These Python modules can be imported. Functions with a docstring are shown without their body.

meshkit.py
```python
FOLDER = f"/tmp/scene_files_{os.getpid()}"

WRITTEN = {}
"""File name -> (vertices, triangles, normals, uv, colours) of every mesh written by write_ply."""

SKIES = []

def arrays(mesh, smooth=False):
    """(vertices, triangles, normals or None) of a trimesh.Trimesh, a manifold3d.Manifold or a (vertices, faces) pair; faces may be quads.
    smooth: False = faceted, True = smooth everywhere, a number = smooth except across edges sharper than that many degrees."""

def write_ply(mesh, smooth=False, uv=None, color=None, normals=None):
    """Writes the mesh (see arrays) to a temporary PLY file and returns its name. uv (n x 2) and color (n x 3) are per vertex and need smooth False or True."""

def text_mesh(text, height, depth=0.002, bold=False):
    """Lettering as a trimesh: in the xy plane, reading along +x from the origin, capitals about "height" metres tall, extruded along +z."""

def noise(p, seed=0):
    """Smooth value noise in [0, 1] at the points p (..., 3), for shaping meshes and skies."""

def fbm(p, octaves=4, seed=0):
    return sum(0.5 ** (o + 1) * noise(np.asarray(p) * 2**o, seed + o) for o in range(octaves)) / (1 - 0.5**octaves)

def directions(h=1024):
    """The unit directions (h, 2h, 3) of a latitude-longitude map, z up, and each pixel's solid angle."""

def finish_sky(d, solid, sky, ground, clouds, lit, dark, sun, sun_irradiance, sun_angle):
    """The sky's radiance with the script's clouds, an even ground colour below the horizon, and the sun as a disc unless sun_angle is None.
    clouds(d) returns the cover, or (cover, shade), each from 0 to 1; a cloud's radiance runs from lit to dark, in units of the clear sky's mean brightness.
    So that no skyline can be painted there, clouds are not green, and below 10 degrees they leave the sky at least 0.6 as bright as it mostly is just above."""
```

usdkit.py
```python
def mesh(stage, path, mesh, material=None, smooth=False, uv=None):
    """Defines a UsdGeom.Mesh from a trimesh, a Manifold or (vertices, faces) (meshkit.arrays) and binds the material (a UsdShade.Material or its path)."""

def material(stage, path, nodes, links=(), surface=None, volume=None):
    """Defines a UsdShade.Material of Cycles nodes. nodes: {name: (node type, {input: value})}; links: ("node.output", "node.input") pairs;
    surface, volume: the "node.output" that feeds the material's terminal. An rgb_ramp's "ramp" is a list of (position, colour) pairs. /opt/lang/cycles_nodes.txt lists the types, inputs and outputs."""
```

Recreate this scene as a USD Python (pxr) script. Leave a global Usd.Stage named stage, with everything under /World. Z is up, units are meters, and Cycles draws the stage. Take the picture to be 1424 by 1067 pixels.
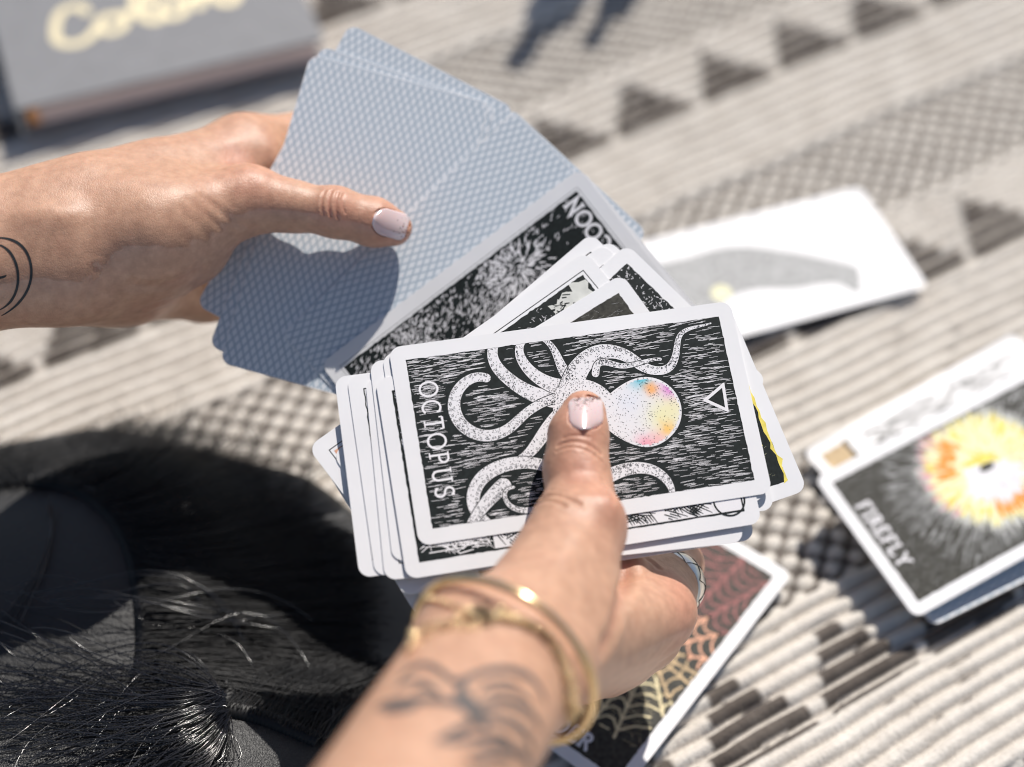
import math, numpy as np, trimesh, shapely, usdkit
from shapely.geometry import Polygon, LineString, Point, box, MultiPolygon
from shapely.ops import unary_union
from shapely import affinity
from scipy.spatial.transform import Rotation as Rot
from pxr import Usd, UsdGeom, UsdLux, UsdShade, Gf, Sdf, Vt

stage = Usd.Stage.CreateInMemory()
UsdGeom.SetStageUpAxis(stage, UsdGeom.Tokens.z)
UsdGeom.SetStageMetersPerUnit(stage, 1.0)
UsdGeom.Xform.Define(stage, '/World'); UsdGeom.Scope.Define(stage, '/World/Looks')

# ---------------------------------------------------------------- camera, sky, sun, exposure
PITCH, EYE_H, FPX = math.radians(51), .525, 2225.0
RT = np.array([1, 0, 0.0]); FW = np.array([0, math.cos(PITCH), -math.sin(PITCH)]); UP = np.array([0, math.sin(PITCH), math.cos(PITCH)])
EYE = np.array([0, -EYE_H / math.tan(PITCH), EYE_H])
EXPOSURE, SUN_I, SKY_I = .18, 1.12, .07
GROUND_Z = -.03                           # level of the rug
SUN_EL, SUN_AZ = math.radians(52), math.radians(25)       # azimuth measured from +y towards +x
SUN = np.array([math.sin(SUN_AZ) * math.cos(SUN_EL), math.cos(SUN_AZ) * math.cos(SUN_EL), math.sin(SUN_EL)])
cam = UsdGeom.Camera.Define(stage, '/World/camera')
M = np.eye(4); M[0, :3] = RT; M[1, :3] = UP; M[2, :3] = -FW; M[3, :3] = EYE
cam.AddTransformOp().Set(Gf.Matrix4d(*M.ravel().tolist()))
cam.CreateFocalLengthAttr(50.0); cam.CreateHorizontalApertureAttr(32.0); cam.CreateVerticalApertureAttr(32.0 * 767 / 1024)
cam.CreateClippingRangeAttr(Gf.Vec2f(.02, 100)); cam.CreateExposureAttr(EXPOSURE)
cam.CreateFStopAttr(2.75); cam.CreateFocusDistanceAttr(.554)

def mat(name, nodes, links, surface='p.BSDF'):
    return usdkit.material(stage, '/World/Looks/' + name, nodes, links, surface=surface)

usdkit.material(stage, '/World/Looks/sky', {
    's': ('sky_texture', {'sky_type': 'single_scattering', 'sun_disc': False, 'sun_elevation': SUN_EL, 'sun_rotation': SUN_AZ}),
    'b': ('background_shader', {'strength': SKY_I})}, [('s.color', 'b.color')], surface='b.background')
dome = UsdLux.DomeLight.Define(stage, '/World/sky')
UsdShade.MaterialBindingAPI.Apply(dome.GetPrim()).Bind(UsdShade.Material.Get(stage, '/World/Looks/sky'))
sun = UsdLux.DistantLight.Define(stage, '/World/sun')
sun.CreateIntensityAttr(SUN_I); sun.CreateAngleAttr(.5); sun.CreateNormalizeAttr(True); sun.CreateColorAttr(Gf.Vec3f(1, .95, .88))
z = SUN; x = np.cross([0, 0, 1.0], z); x /= np.linalg.norm(x); y = np.cross(z, x)
M = np.eye(4); M[0, :3] = x; M[1, :3] = y; M[2, :3] = z; M[3, :3] = SUN * 3
sun.AddTransformOp().Set(Gf.Matrix4d(*M.ravel().tolist()))

# ---------------------------------------------------------------- helpers
def P(px, py, d):                       # a pixel of the photograph at a depth in metres -> a point of the world
    return EYE + d * (RT * (px - 712) / FPX + UP * (533.5 - py) / FPX + FW)
def G(px, py, z=0.0):                   # a pixel -> the point on the level z
    r = RT * (px - 712) / FPX + UP * (533.5 - py) / FPX + FW
    return EYE + r * ((z + GROUND_Z - EYE_H) / r[2])
def ray(px, py):
    r = RT * (px - 712) / FPX + UP * (533.5 - py) / FPX + FW
    return r / np.linalg.norm(r)

used = {}
def numbered(path):
    n = used.get(path, -1) + 1; used[path] = n
    return path if n == 0 else f'{path}_{n:03d}'
def tag(prim, label=None, cat=None, group=None, kind=None):
    prim = prim.GetPrim() if hasattr(prim, 'GetPrim') else prim
    for k, v in (('label', label), ('category', cat), ('group', group), ('kind', kind)):
        if v: prim.SetCustomDataByKey(k, v)
    return prim
def obj(name, mesh, m, parent='/World', smooth=False):
    path = numbered(f'{parent}/{name}')
    usdkit.mesh(stage, path, mesh, m, smooth=smooth)
    return path
def thing(name, label, cat, group=None, T=None):
    path = numbered('/World/' + name)
    x = UsdGeom.Xform.Define(stage, path)
    if T is not None: x.AddTransformOp().Set(Gf.Matrix4d(*np.asarray(T, float).T.ravel().tolist()))
    tag(x, label, cat, group)
    return path
def primvar(path, name, vals):
    a = np.asarray(vals, np.float32)
    api = UsdGeom.PrimvarsAPI(stage.GetPrimAtPath(path))
    if a.ndim == 2: api.CreatePrimvar(name, Sdf.ValueTypeNames.Color3fArray, 'vertex').Set(Vt.Vec3fArray.FromNumpy(a))
    else: api.CreatePrimvar(name, Sdf.ValueTypeNames.FloatArray, 'vertex').Set(Vt.FloatArray.FromNumpy(a))

def plain(name, col, rough=.5, spec=.5, var=0.0, scale=40, bump=0.0, bscale=200, metallic=0.0, **kw):
    nodes = {'p': ('principled_bsdf', {'base_color': col, 'roughness': rough, 'specular_ior_level': spec, 'metallic': metallic, **kw}), 'tc': ('texture_coordinate', {})}
    links = []
    if var:
        nodes['n'] = ('noise_texture', {'scale': scale, 'detail': 4.0}); links.append(('tc.object', 'n.vector'))
        nodes['r'] = ('rgb_ramp', {'ramp': [(.3, [c * (1 - var) for c in col]), (.7, [min(1, c * (1 + var)) for c in col])]})
        links += [('n.fac', 'r.fac'), ('r.color', 'p.base_color')]
    if bump:
        nodes['bn'] = ('noise_texture', {'scale': bscale, 'detail': 3.0}); links.append(('tc.object', 'bn.vector'))
        nodes['b'] = ('bump', {'strength': bump, 'distance': .0003}); links += [('bn.fac', 'b.height'), ('b.normal', 'p.normal')]
    return mat(name, nodes, links)

CARD = plain('card_stock', (.80, .79, .80), .5, .28, var=.045, scale=26, bump=.04, bscale=900)
INK = plain('black_ink', (.011, .015, .015), .58, .2, var=.35, scale=700)
WHITE = plain('white_line', (.80, .78, .80), .58, .2)
GREYINK = plain('grey_ink', (.40, .40, .40), .58, .2, var=.35, scale=500)
DARKGREY = plain('charcoal_ink', (.045, .043, .036), .58, .2, var=.5, scale=600)
YELLOW = plain('yellow_ink', (.82, .68, .14), .58, .2, var=.15, scale=300)
PALEYELLOW = plain('pale_yellow_ink', (.85, .82, .52), .58, .2, var=.1, scale=300)
ORANGE = plain('orange_ink', (.83, .34, .07), .58, .2, var=.2, scale=300)
PEACH = plain('peach_ink', (.72, .38, .25), .58, .2, var=.2, scale=300)
PINK = plain('pink_ink', (.75, .35, .42), .58, .2, var=.2, scale=300)
REDINK = plain('red_ink', (.29, .11, .105), .58, .2, var=.3, scale=300)
TAN = plain('tan_ink', (.52, .38, .22), .58, .2, var=.3, scale=200)
CREAM = plain('cream_ink', (.72, .62, .38), .58, .2, var=.2, scale=300)
GREEN = plain('green_ink', (.04, .14, .12), .58, .2)
PALE = plain('pale_grey_ink', (.62, .62, .58), .58, .2, var=.1, scale=300)
GOLD = plain('gold', (.90, .67, .38), .2, .5, metallic=1.0, bump=.15, bscale=500)
SILVER = plain('silver', (.82, .78, .73), .34, .5, metallic=1.0, bump=.15, bscale=400)

# rug: cream and charcoal yarn chosen by the woven pattern, yarn twist as fine relief
mat('woven_yarn', {
    'a': ('attribute', {'attribute': 'dark'}), 'tc': ('texture_coordinate', {}),
    'n': ('noise_texture', {'scale': 60.0, 'detail': 5.0}), 'n2': ('noise_texture', {'scale': 900.0, 'detail': 2.0}),
    'rc': ('rgb_ramp', {'ramp': [(.3, (.655, .605, .545)), (.7, (.765, .72, .66))]}),
    'rd': ('rgb_ramp', {'ramp': [(.3, (.075, .062, .054)), (.7, (.15, .128, .112))]}),
    'mx': ('mix', {}), 'ml': ('mix', {'mix_type': 'multiply', 'fac': .4}), 'rg': ('rgb_ramp', {'ramp': [(.3, (.55, .53, .5)), (.62, (1, 1, 1))]}),
    'mp': ('mapping', {'rotation': (0, 0, -math.radians(30.3)), 'mapping_type': 'point'}),
    'mp2': ('mapping', {'scale': (1.0, .22, .3)}), 'w': ('noise_texture', {'scale': 760.0, 'detail': 3.0, 'roughness': .6, 'distortion': .6}),
    'add': ('math', {'math_type': 'multiply_add', 'value2': 1.1}),
    'b': ('bump', {'strength': .6, 'distance': .0009}),
    'p': ('principled_bsdf', {'roughness': .9, 'specular_ior_level': .15, 'sheen_weight': .12})},
    [('tc.object', 'n.vector'), ('tc.object', 'n2.vector'), ('n.fac', 'rc.fac'), ('n.fac', 'rd.fac'), ('a.fac', 'mx.fac'), ('rc.color', 'mx.color1'), ('rd.color', 'mx.color2'),
     ('n2.fac', 'rg.fac'), ('mx.color', 'ml.color1'), ('rg.color', 'ml.color2'), ('ml.color', 'p.base_color'),
     ('tc.object', 'mp.vector'), ('mp.vector', 'mp2.vector'), ('mp2.vector', 'w.vector'), ('n2.fac', 'add.value1'), ('w.fac', 'add.value3'), ('add.value', 'b.height'), ('b.normal', 'p.normal')])
RUG = '/World/Looks/woven_yarn'

# ---------------------------------------------------------------- ground and rug
rng = np.random.default_rng(5)
GROUND = plain('ground_earth', (.30, .26, .20), .95, .1, var=.3, scale=8)
g = trimesh.creation.box([8, 8, .02]); g.apply_translation([0, 0, GROUND_Z - .022])
tag(stage.GetPrimAtPath(obj('ground', g, GROUND)), kind='structure')
from meshkit import noise, fbm
AR = math.radians(30.3)
PITCHR, PERIOD = 7.3, 148.0             # rib pitch, pattern period in mm
def rug_field(s, t):
    """s along the ribs, t across, in mm: (height in mm, darkness)."""
    s, t = (s - 12.2) / 1.057, (t - 20.9) / 1.057
    q = np.stack([s * .012, t * .012, s * 0], -1)
    t2 = t + 5 * (fbm(q, 3, 1) - .5) + 1.2 * (noise(np.stack([s * .05, t * .05, s * 0], -1), 4) - .5)
    s2 = s + 3 * (fbm(q + 7.3, 3, 2) - .5)
    k = np.floor((t2 + 191) / PERIOD); tm = t2 + 188 - k * PERIOD      # position within the pattern
    rib = np.round(tm / PITCHR)
    # triangles: base 48 mm along, 4.6 ribs high, apex leaning
    row = np.floor(tm / PITCHR); hh = (row + .5) * PITCHR / 34.0
    off = np.mod(s2 - 20 - 2.5 * k, 48.5)
    tri = (tm > -.5) & (hh < 1.0) & (off > 22 * hh) & (off < 22 * hh + (1 - hh) * 48.5)
    solid = (tm > -PITCHR) & (tm < 0.0)
    waf = (tm > 43) & (tm < 96)
    u, w = s2 / 12.5, (tm - 43) / 10.6
    wa = np.abs(np.sin(math.pi * (u + w)) * np.sin(math.pi * (u - w)))       # knots on a diamond lattice
    ribh = np.abs(np.sin(math.pi * tm / PITCHR)) ** .62
    hgt = np.where(waf, 3.2 * wa ** .6, 5.0 * ribh)
    dark = np.where(waf, np.clip((.46 - wa) / .22, 0, 1), (tri | solid & (off > 3) & (off < 44)) & (ribh > .5))
    broad = 5.0 * (fbm(np.stack([s * .006, t * .010, s * 0 + 3], -1), 3, 9) - .5)
    fuzz = .7 * (noise(np.stack([s * .55, t * .35, s * 0], -1), 11) - .5) * (hgt > .8)
    return hgt + broad + fuzz - 5.6, dark.astype(float)
sg = np.concatenate([np.arange(-620, -290, 14.0), np.arange(-290, 420, 2.4), np.arange(420, 760, 14.0)])
tg = np.concatenate([np.arange(-640, -290, 1.6), np.arange(-290, 420, .82), np.arange(420, 700, 1.6)])
S_, T_ = np.meshgrid(sg, tg, indexing='ij')
Hh, Dk = rug_field(S_, T_)
X = (S_ * math.cos(AR) - T_ * math.sin(AR)) / 1000; Y = (S_ * math.sin(AR) + T_ * math.cos(AR)) / 1000
V = np.stack([X, Y, Hh / 1000 + GROUND_Z], -1).reshape(-1, 3)
n0, n1 = S_.shape
i, j = np.meshgrid(np.arange(n0 - 1), np.arange(n1 - 1), indexing='ij'); a = i * n1 + j
F = np.stack([a, a + n1, a + n1 + 1, a + 1], -1).reshape(-1, 4)
pth = obj('rug', (V, F), RUG, smooth=True)
primvar(pth, 'dark', Dk.ravel())
tag(stage.GetPrimAtPath(pth), 'ribbed cream rug woven with charcoal triangles and waffle bands, under everything', 'rug')
def rug_z(x, y):
    s = 1000 * (x * math.cos(AR) + y * math.sin(AR)); t = 1000 * (-x * math.sin(AR) + y * math.cos(AR))
    return rug_field(np.array([s]), np.array([t]))[0][0] / 1000
# ---------------------------------------------------------------- book
def rounded_box(sx, sy, sz, r=.001):
    import manifold3d as m3
    b = m3.Manifold.sphere(r, 12)
    pts = [b.translate((x * (sx / 2 - r), y * (sy / 2 - r), zz * (sz / 2 - r))) for x in (-1, 1) for y in (-1, 1) for zz in (-1, 1)]
    return m3.Manifold.batch_hull(pts)
def frame_at(o, ux, nz):
    nz = nz / np.linalg.norm(nz); ux = ux - nz * (ux @ nz); ux /= np.linalg.norm(ux); uy = np.cross(nz, ux)
    T = np.eye(4); T[:3, 0] = ux; T[:3, 1] = uy; T[:3, 2] = nz; T[:3, 3] = o
    return T
def tm(m, T=None, t=None):
    m = m if isinstance(m, trimesh.Trimesh) else trimesh.Trimesh(*[x for x in (m.to_mesh().vert_properties[:, :3], m.to_mesh().tri_verts)], process=False)
    if T is not None: m.apply_transform(T)
    if t is not None: m.apply_translation(t)
    return m
def flat(shape, z, zs=None):
    """a flat sheet (or a slab from z to zs) from a shapely shape in millimetres -> trimesh in metres"""
    out = []
    for gm in (shape.geoms if hasattr(shape, 'geoms') else [shape]):
        if gm.geom_type != 'Polygon' or gm.area < 1e-4: continue
        v, f = trimesh.creation.triangulate_polygon(gm, engine='earcut')
        if zs is None:
            f = np.asarray(f); v3 = np.column_stack([v, np.full(len(v), z)])
            c = np.cross(v3[f[:, 1]] - v3[f[:, 0]], v3[f[:, 2]] - v3[f[:, 0]])[:, 2]
            f = np.where(c[:, None] < 0, f[:, ::-1], f)
            out.append(trimesh.Trimesh(v3 / 1000, f, process=False))
        else:
            m = trimesh.creation.extrude_polygon(gm, zs - z, engine='earcut'); m.apply_translation([0, 0, z]); m.apply_scale(.001); out.append(m)
    return trimesh.util.concatenate(out) if out else None
def quads(a, b, wa, wb, z):
    """tapered strokes from points a to b (mm) -> one sheet"""
    a, b = np.asarray(a, float), np.asarray(b, float); d = b - a; L = np.linalg.norm(d, axis=1, keepdims=True) + 1e-9; n = np.stack([-d[:, 1], d[:, 0]], 1) / L
    wa = np.broadcast_to(wa, (len(a),))[:, None]; wb = np.broadcast_to(wb, (len(a),))[:, None]; mid = (a + b) / 2; wm = np.maximum(wa, wb)
    p = np.stack([a - n * wa / 2, mid - n * wm / 2, b - n * wb / 2, b + n * wb / 2, mid + n * wm / 2, a + n * wa / 2], 1)
    zz = z + np.random.default_rng(len(a)).uniform(-.004, .013, len(a))          # strokes lie over one another like pen lines
    v = np.concatenate([p.reshape(-1, 2), np.repeat(zz, 6)[:, None]], 1) / 1000
    k = np.arange(len(a))[:, None] * 6
    f = np.concatenate([k + [0, 1, 4], k + [0, 4, 5], k + [1, 2, 3], k + [1, 3, 4]])
    return trimesh.Trimesh(v, f, process=False)
def dots(c, r, z, n=6):
    c = np.asarray(c, float); r = np.broadcast_to(r, (len(c),)); a = np.arange(n) * 2 * math.pi / n
    p = c[:, None] + r[:, None, None] * np.stack([np.cos(a), np.sin(a)], -1)[None]
    v = np.concatenate([p.reshape(-1, 2), np.full((len(c) * n, 1), z)], 1) / 1000
    f = np.concatenate([np.arange(len(c))[:, None] * n + [0, q, q + 1] for q in range(1, n - 1)])
    return trimesh.Trimesh(v, f, process=False)
def tube_line(pts, w):
    """a polyline with widths -> polygon"""
    pts = np.asarray(pts, float); w = np.interp(np.linspace(0, 1, len(pts)), np.linspace(0, 1, len(w)), w)
    return unary_union([shapely.convex_hull(unary_union([Point(*pts[k]).buffer(w[k] / 2, 8), Point(*pts[k + 1]).buffer(w[k + 1] / 2, 8)])) for k in range(len(pts) - 1)])
def spline(pts, n=12):
    from scipy.interpolate import CubicSpline
    pts = np.asarray(pts, float); t = np.concatenate([[0], np.cumsum(np.linalg.norm(np.diff(pts, axis=0), axis=1) ** .7)])
    return CubicSpline(t, pts)(np.linspace(0, t[-1], n * (len(pts) - 1) + 1))
def arc(cx, cy, rx, ry, a0, a1, n=20):
    a = np.radians(np.linspace(a0, a1, n)); return np.stack([cx + rx * np.cos(a), cy + ry * np.sin(a)], 1)
GLY = {'O': (.84, [arc(.42, .5, .38, .46, 0, 360, 28)], []), 'C': (.74, [arc(.42, .5, .36, .46, 48, 312, 22)], [((.66, .72), (.66, .95))]),
       'T': (.72, [[(.36, 0), (.36, .97)], [(.04, .95), (.68, .95)]], [((.2, .02), (.52, .02)), ((.04, .95), (.04, .78)), ((.68, .95), (.68, .78))]),
       'P': (.66, [[(.15, 0), (.15, .97)], np.vstack([[(.15, .95)], arc(.32, .72, .24, .23, 90, -90, 14), [(.15, .49)]])], [((.0, .02), (.32, .02)), ((.02, .96), (.15, .96))]),
       'U': (.80, [np.vstack([[(.16, .97)], arc(.4, .3, .24, .28, 180, 360, 16), [(.64, .97)]])], [((.02, .96), (.3, .96)), ((.5, .96), (.78, .96))]),
       'S': (.60, [np.vstack([arc(.3, .73, .2, .22, 35, 260, 16), arc(.3, .26, .23, .24, 90, -150, 18)])], [((.47, .8), (.47, .98)), ((.08, .02), (.08, .2))]),
       'N': (.84, [[(.15, 0), (.15, .97), (.68, .03), (.68, .97)]], [((.0, .02), (.3, .02)), ((.0, .96), (.16, .96)), ((.54, .96), (.82, .96))]),
       'R': (.74, [[(.15, 0), (.15, .97)], np.vstack([[(.15, .95)], arc(.32, .73, .22, .22, 90, -90, 14), [(.15, .51)]]), [(.34, .51), (.66, .03)]], [((.0, .02), (.3, .02)), ((.54, .02), (.74, .02)), ((.0, .96), (.16, .96))]),
       'A': (.80, [[(.08, 0), (.4, .97), (.72, 0)], [(.2, .35), (.6, .35)]], [((-.02, .02), (.2, .02)), ((.6, .02), (.82, .02))]),
       'F': (.64, [[(.15, 0), (.15, .97)], [(.15, .95), (.6, .95)], [(.15, .5), (.46, .5)]], [((.0, .02), (.32, .02)), ((.6, .95), (.6, .78))]),
       'I': (.36, [[(.18, 0), (.18, .97)]], [((.02, .02), (.34, .02)), ((.02, .96), (.34, .96))]),
       'E': (.66, [[(.15, 0), (.15, .97)], [(.15, .95), (.6, .95)], [(.15, .5), (.46, .5)], [(.15, .03), (.62, .03)]], [((.6, .95), (.6, .8)), ((.62, .03), (.62, .2)), ((.0, .02), (.16, .02))]),
       'L': (.64, [[(.15, .97), (.15, .03), (.6, .03)]], [((.0, .96), (.32, .96)), ((.6, .03), (.6, .24))]),
       'Y': (.78, [[(.1, .97), (.4, .48), (.7, .97)], [(.4, .48), (.4, 0)]], [((.24, .02), (.56, .02)), ((-.02, .96), (.22, .96)), ((.58, .96), (.82, .96))]),
       'D': (.78, [[(.15, 0), (.15, .97)], np.vstack([[(.15, .95)], arc(.3, .49, .38, .46, 90, -90, 18), [(.15, .03)]])], [((.0, .02), (.2, .02)), ((.0, .96), (.2, .96))])}
def lettering(text, h, w=.105, gap=.14, serif=True):
    """hand-drawn serif capitals as polygons in mm, the baseline from the origin along +x; (shape, width)"""
    x, out = 0.0, []
    for c in text:
        adv, strokes, ser = GLY[c]
        for s in strokes: out.append(affinity.translate(LineString(np.asarray(s)).buffer(w / 2, cap_style=2, join_style=2), x, 0))
        if serif:
            for s in ser: out.append(affinity.translate(LineString(s).buffer(w * .33, cap_style=2), x, 0))
        x += adv + gap
    return affinity.scale(unary_union(out), h, h, origin=(0, 0)), (x - gap) * h

BOOKCLOTH = plain('book_cloth', (.205, .205, .215), .62, .5, var=.06, scale=90, bump=.5, bscale=1600)
PAGES = mat('page_edges', {'tc': ('texture_coordinate', {}), 'w': ('wave_texture', {'bands_direction': 'z', 'scale': 900.0, 'distortion': 1.0}),
    'r': ('rgb_ramp', {'ramp': [(.2, (.50, .38, .36)), (.8, (.66, .54, .52))]}), 'p': ('principled_bsdf', {'roughness': .7})},
    [('tc.object', 'w.vector'), ('w.fac', 'r.fac'), ('r.color', 'p.base_color')])
FOIL = plain('gold_foil', (.97, .84, .55), .42, .6, metallic=.55, bump=.1, bscale=900)
COPPER = plain('copper_edge', (.62, .30, .13), .45, .5, metallic=.3)
c0, c1 = G(32, 193, .002), G(424, 101, .002); bd = (c1 - c0) / np.linalg.norm(c1 - c0); bp = np.array([-bd[1], bd[0], 0])
BW, BD, BT = .161, .215, .019
bk = thing('book', 'grey cloth-bound book with gold script lettering, closed on the rug', 'book', T=frame_at(c0 + bd * BW / 2 + bp * BD / 2, bd, np.array([0, 0, 1.0])))
obj('back_cover', tm(rounded_box(BW, BD, .0022), t=[0, 0, .0011]), BOOKCLOTH, bk, 40)
obj('pages', trimesh.creation.box([BW - .008, BD - .010, BT - .0046], transform=trimesh.transformations.translation_matrix([.001, 0, BT / 2])), PAGES, bk)
fc = obj('front_cover', tm(rounded_box(BW, BD, .0022), t=[0, 0, BT - .0011]), BOOKCLOTH, bk, 40)
sp = rounded_box(.0034, BD, BT - .0046)
obj('spine', tm(sp, t=[-BW / 2 + .0019, 0, BT / 2]), BOOKCLOTH, bk, 40)
obj('ribbon_end', tm(rounded_box(.006, .0012, BT - .007, .0005), t=[-BW / 2 + .008, -BD / 2 + .0047, BT / 2]), COPPER, bk)
wd = [spline(q, 10) for q in ([(12, 15), (10, 19), (5, 19), (0, 9), (0, 1), (6, -2), (13, 3), (16, 8)],
                               [(20, 9), (15, 6), (17, 0), (22, 1), (23, 7), (20, 9), (25, 8), (28, 9)],
                               [(28, 8), (35, 19), (33, 25), (30, 18), (30, 4), (33, 0), (37, 4)],
                               [(42, 9), (37, 6), (39, 0), (44, 1), (45, 7), (42, 9), (47, 8), (50, 9)],
                               [(50, 2), (52, 8), (53, 9), (56, 8), (57, 3), (60, 0), (64, 4)])]
scr = unary_union([LineString(q).buffer(1.75, 8) for q in wd])
scr = affinity.translate(affinity.rotate(affinity.scale(scr, 1.5, 1.42, origin=(0, 0)), 2, origin=(0, 0)), -BW * 500 + 31, -BD * 500 + 43)
lt = flat(scr, BT * 1000 + .02, BT * 1000 + .12)
obj('script_lettering', lt, FOIL, bk)

# ---------------------------------------------------------------- cards
CW, CL, CT, CR = 70.0, 121.0, .34, 4.0
COR = np.array([[-CW / 2, -CL / 2], [CW / 2, -CL / 2], [-CW / 2, CL / 2], [CW / 2, CL / 2]]) / 1000   # bl br tl tr
RRECT = box(-CW / 2 + CR, -CL / 2 + CR, CW / 2 - CR, CL / 2 - CR).buffer(CR, 10)
PANEL = box(-CW / 2 + 5.2, -CL / 2 + 5.2, CW / 2 - 5.2, CL / 2 - 5.2)
def rough(poly, amp=.12, step=1.0, seed=0):
    r = np.random.default_rng(seed); ln = poly.exterior.segmentize(step); c = np.array(ln.coords)[:-1]
    return Polygon(c + r.normal(0, amp, c.shape)).buffer(0)
STOCK = flat(RRECT, -CT / 2, CT / 2)
# the backs: a net of slender scales, mirrored about the middle of the card
mat('scale_pattern', {'tc': ('texture_coordinate', {}), 'sx': ('separate_xyz', {}), 'nz': ('noise_texture', {'scale': 70.0, 'detail': 2.0}), 'nzo': ('math', {'math_type': 'multiply_add', 'value2': .42, 'value3': -.21}),
    'ax': ('math', {'math_type': 'absolute'}), 'kx': ('math', {'math_type': 'multiply', 'value2': 350.0}), 'kys': ('math', {'math_type': 'multiply_add', 'value2': 188.0}),
    'a': ('math', {'math_type': 'add'}), 'b': ('math', {'math_type': 'subtract'}), 'fa': ('math', {'math_type': 'pingpong', 'value2': .5}), 'fb': ('math', {'math_type': 'pingpong', 'value2': .5}),
    'mn': ('math', {'math_type': 'minimum'}), 'r': ('rgb_ramp', {'ramp': [(.0, (.37, .455, .53)), (.05, (.39, .475, .55)), (.15, (.70, .735, .785)), (.5, (.80, .82, .85))]}),
    'p': ('principled_bsdf', {'roughness': .45, 'specular_ior_level': .4})},
    [('tc.object', 'sx.vector'), ('tc.object', 'nz.vector'), ('nz.fac', 'nzo.value1'), ('sx.x', 'ax.value1'), ('ax.value', 'kx.value1'), ('sx.y', 'kys.value1'), ('nzo.value', 'kys.value3'),
     ('kx.value', 'a.value1'), ('kys.value', 'a.value2'), ('kys.value', 'b.value1'), ('kx.value', 'b.value2'), ('a.value', 'fa.value1'), ('b.value', 'fb.value1'),
     ('fa.value', 'mn.value1'), ('fb.value', 'mn.value2'), ('mn.value', 'r.fac'), ('r.color', 'p.base_color')])
BACK = '/World/Looks/scale_pattern'
BACKSHEET = flat(RRECT.buffer(-.25), 0)

def plane_pose(pts, idx, T, lift=0.0):
    """card pose in the plane of frame T (lifted along its normal) whose corners idx come closest to the points pts of the photograph"""
    n, o = T[:3, 2], T[:3, 3] + T[:3, 2] * lift
    q = []
    for px, py in pts:
        r = ray(px, py); X = EYE + r * (n @ (o - EYE)) / (n @ r) - o; q.append([X @ T[:3, 0], X @ T[:3, 1]])
    q = np.array(q); c = COR[list(idx)]; qm, cm = q.mean(0), c.mean(0); A = (c - cm).T @ (q - qm)
    th = math.atan2(A[0, 1] - A[1, 0], A[0, 0] + A[1, 1]); R2 = np.array([[math.cos(th), -math.sin(th)], [math.sin(th), math.cos(th)]])
    t = qm - R2 @ cm; L = np.eye(4); L[:2, :2] = R2; L[:2, 3] = t; L[2, 3] = lift
    return T @ L
def card(label, T, face='print', group=None):
    c = thing('oracle_card', label, 'card', group, T)
    obj('card_stock', STOCK.copy(), CARD, c)
    b = BACKSHEET.copy(); up = face == 'back'
    if not up: b.faces = b.faces[:, ::-1]
    b.apply_translation([0, 0, (CT / 2 + .02) / 1000 * (1 if up else -1)])
    obj('patterned_back', b, BACK, c)
    return c
Z1 = CT / 2
def sheet(c, name, shape, m, level=1):
    q = shape if isinstance(shape, trimesh.Trimesh) else flat(shape, Z1 + .02 * level)
    if q is not None and len(q.faces): return obj(name, q, m, c)
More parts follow.
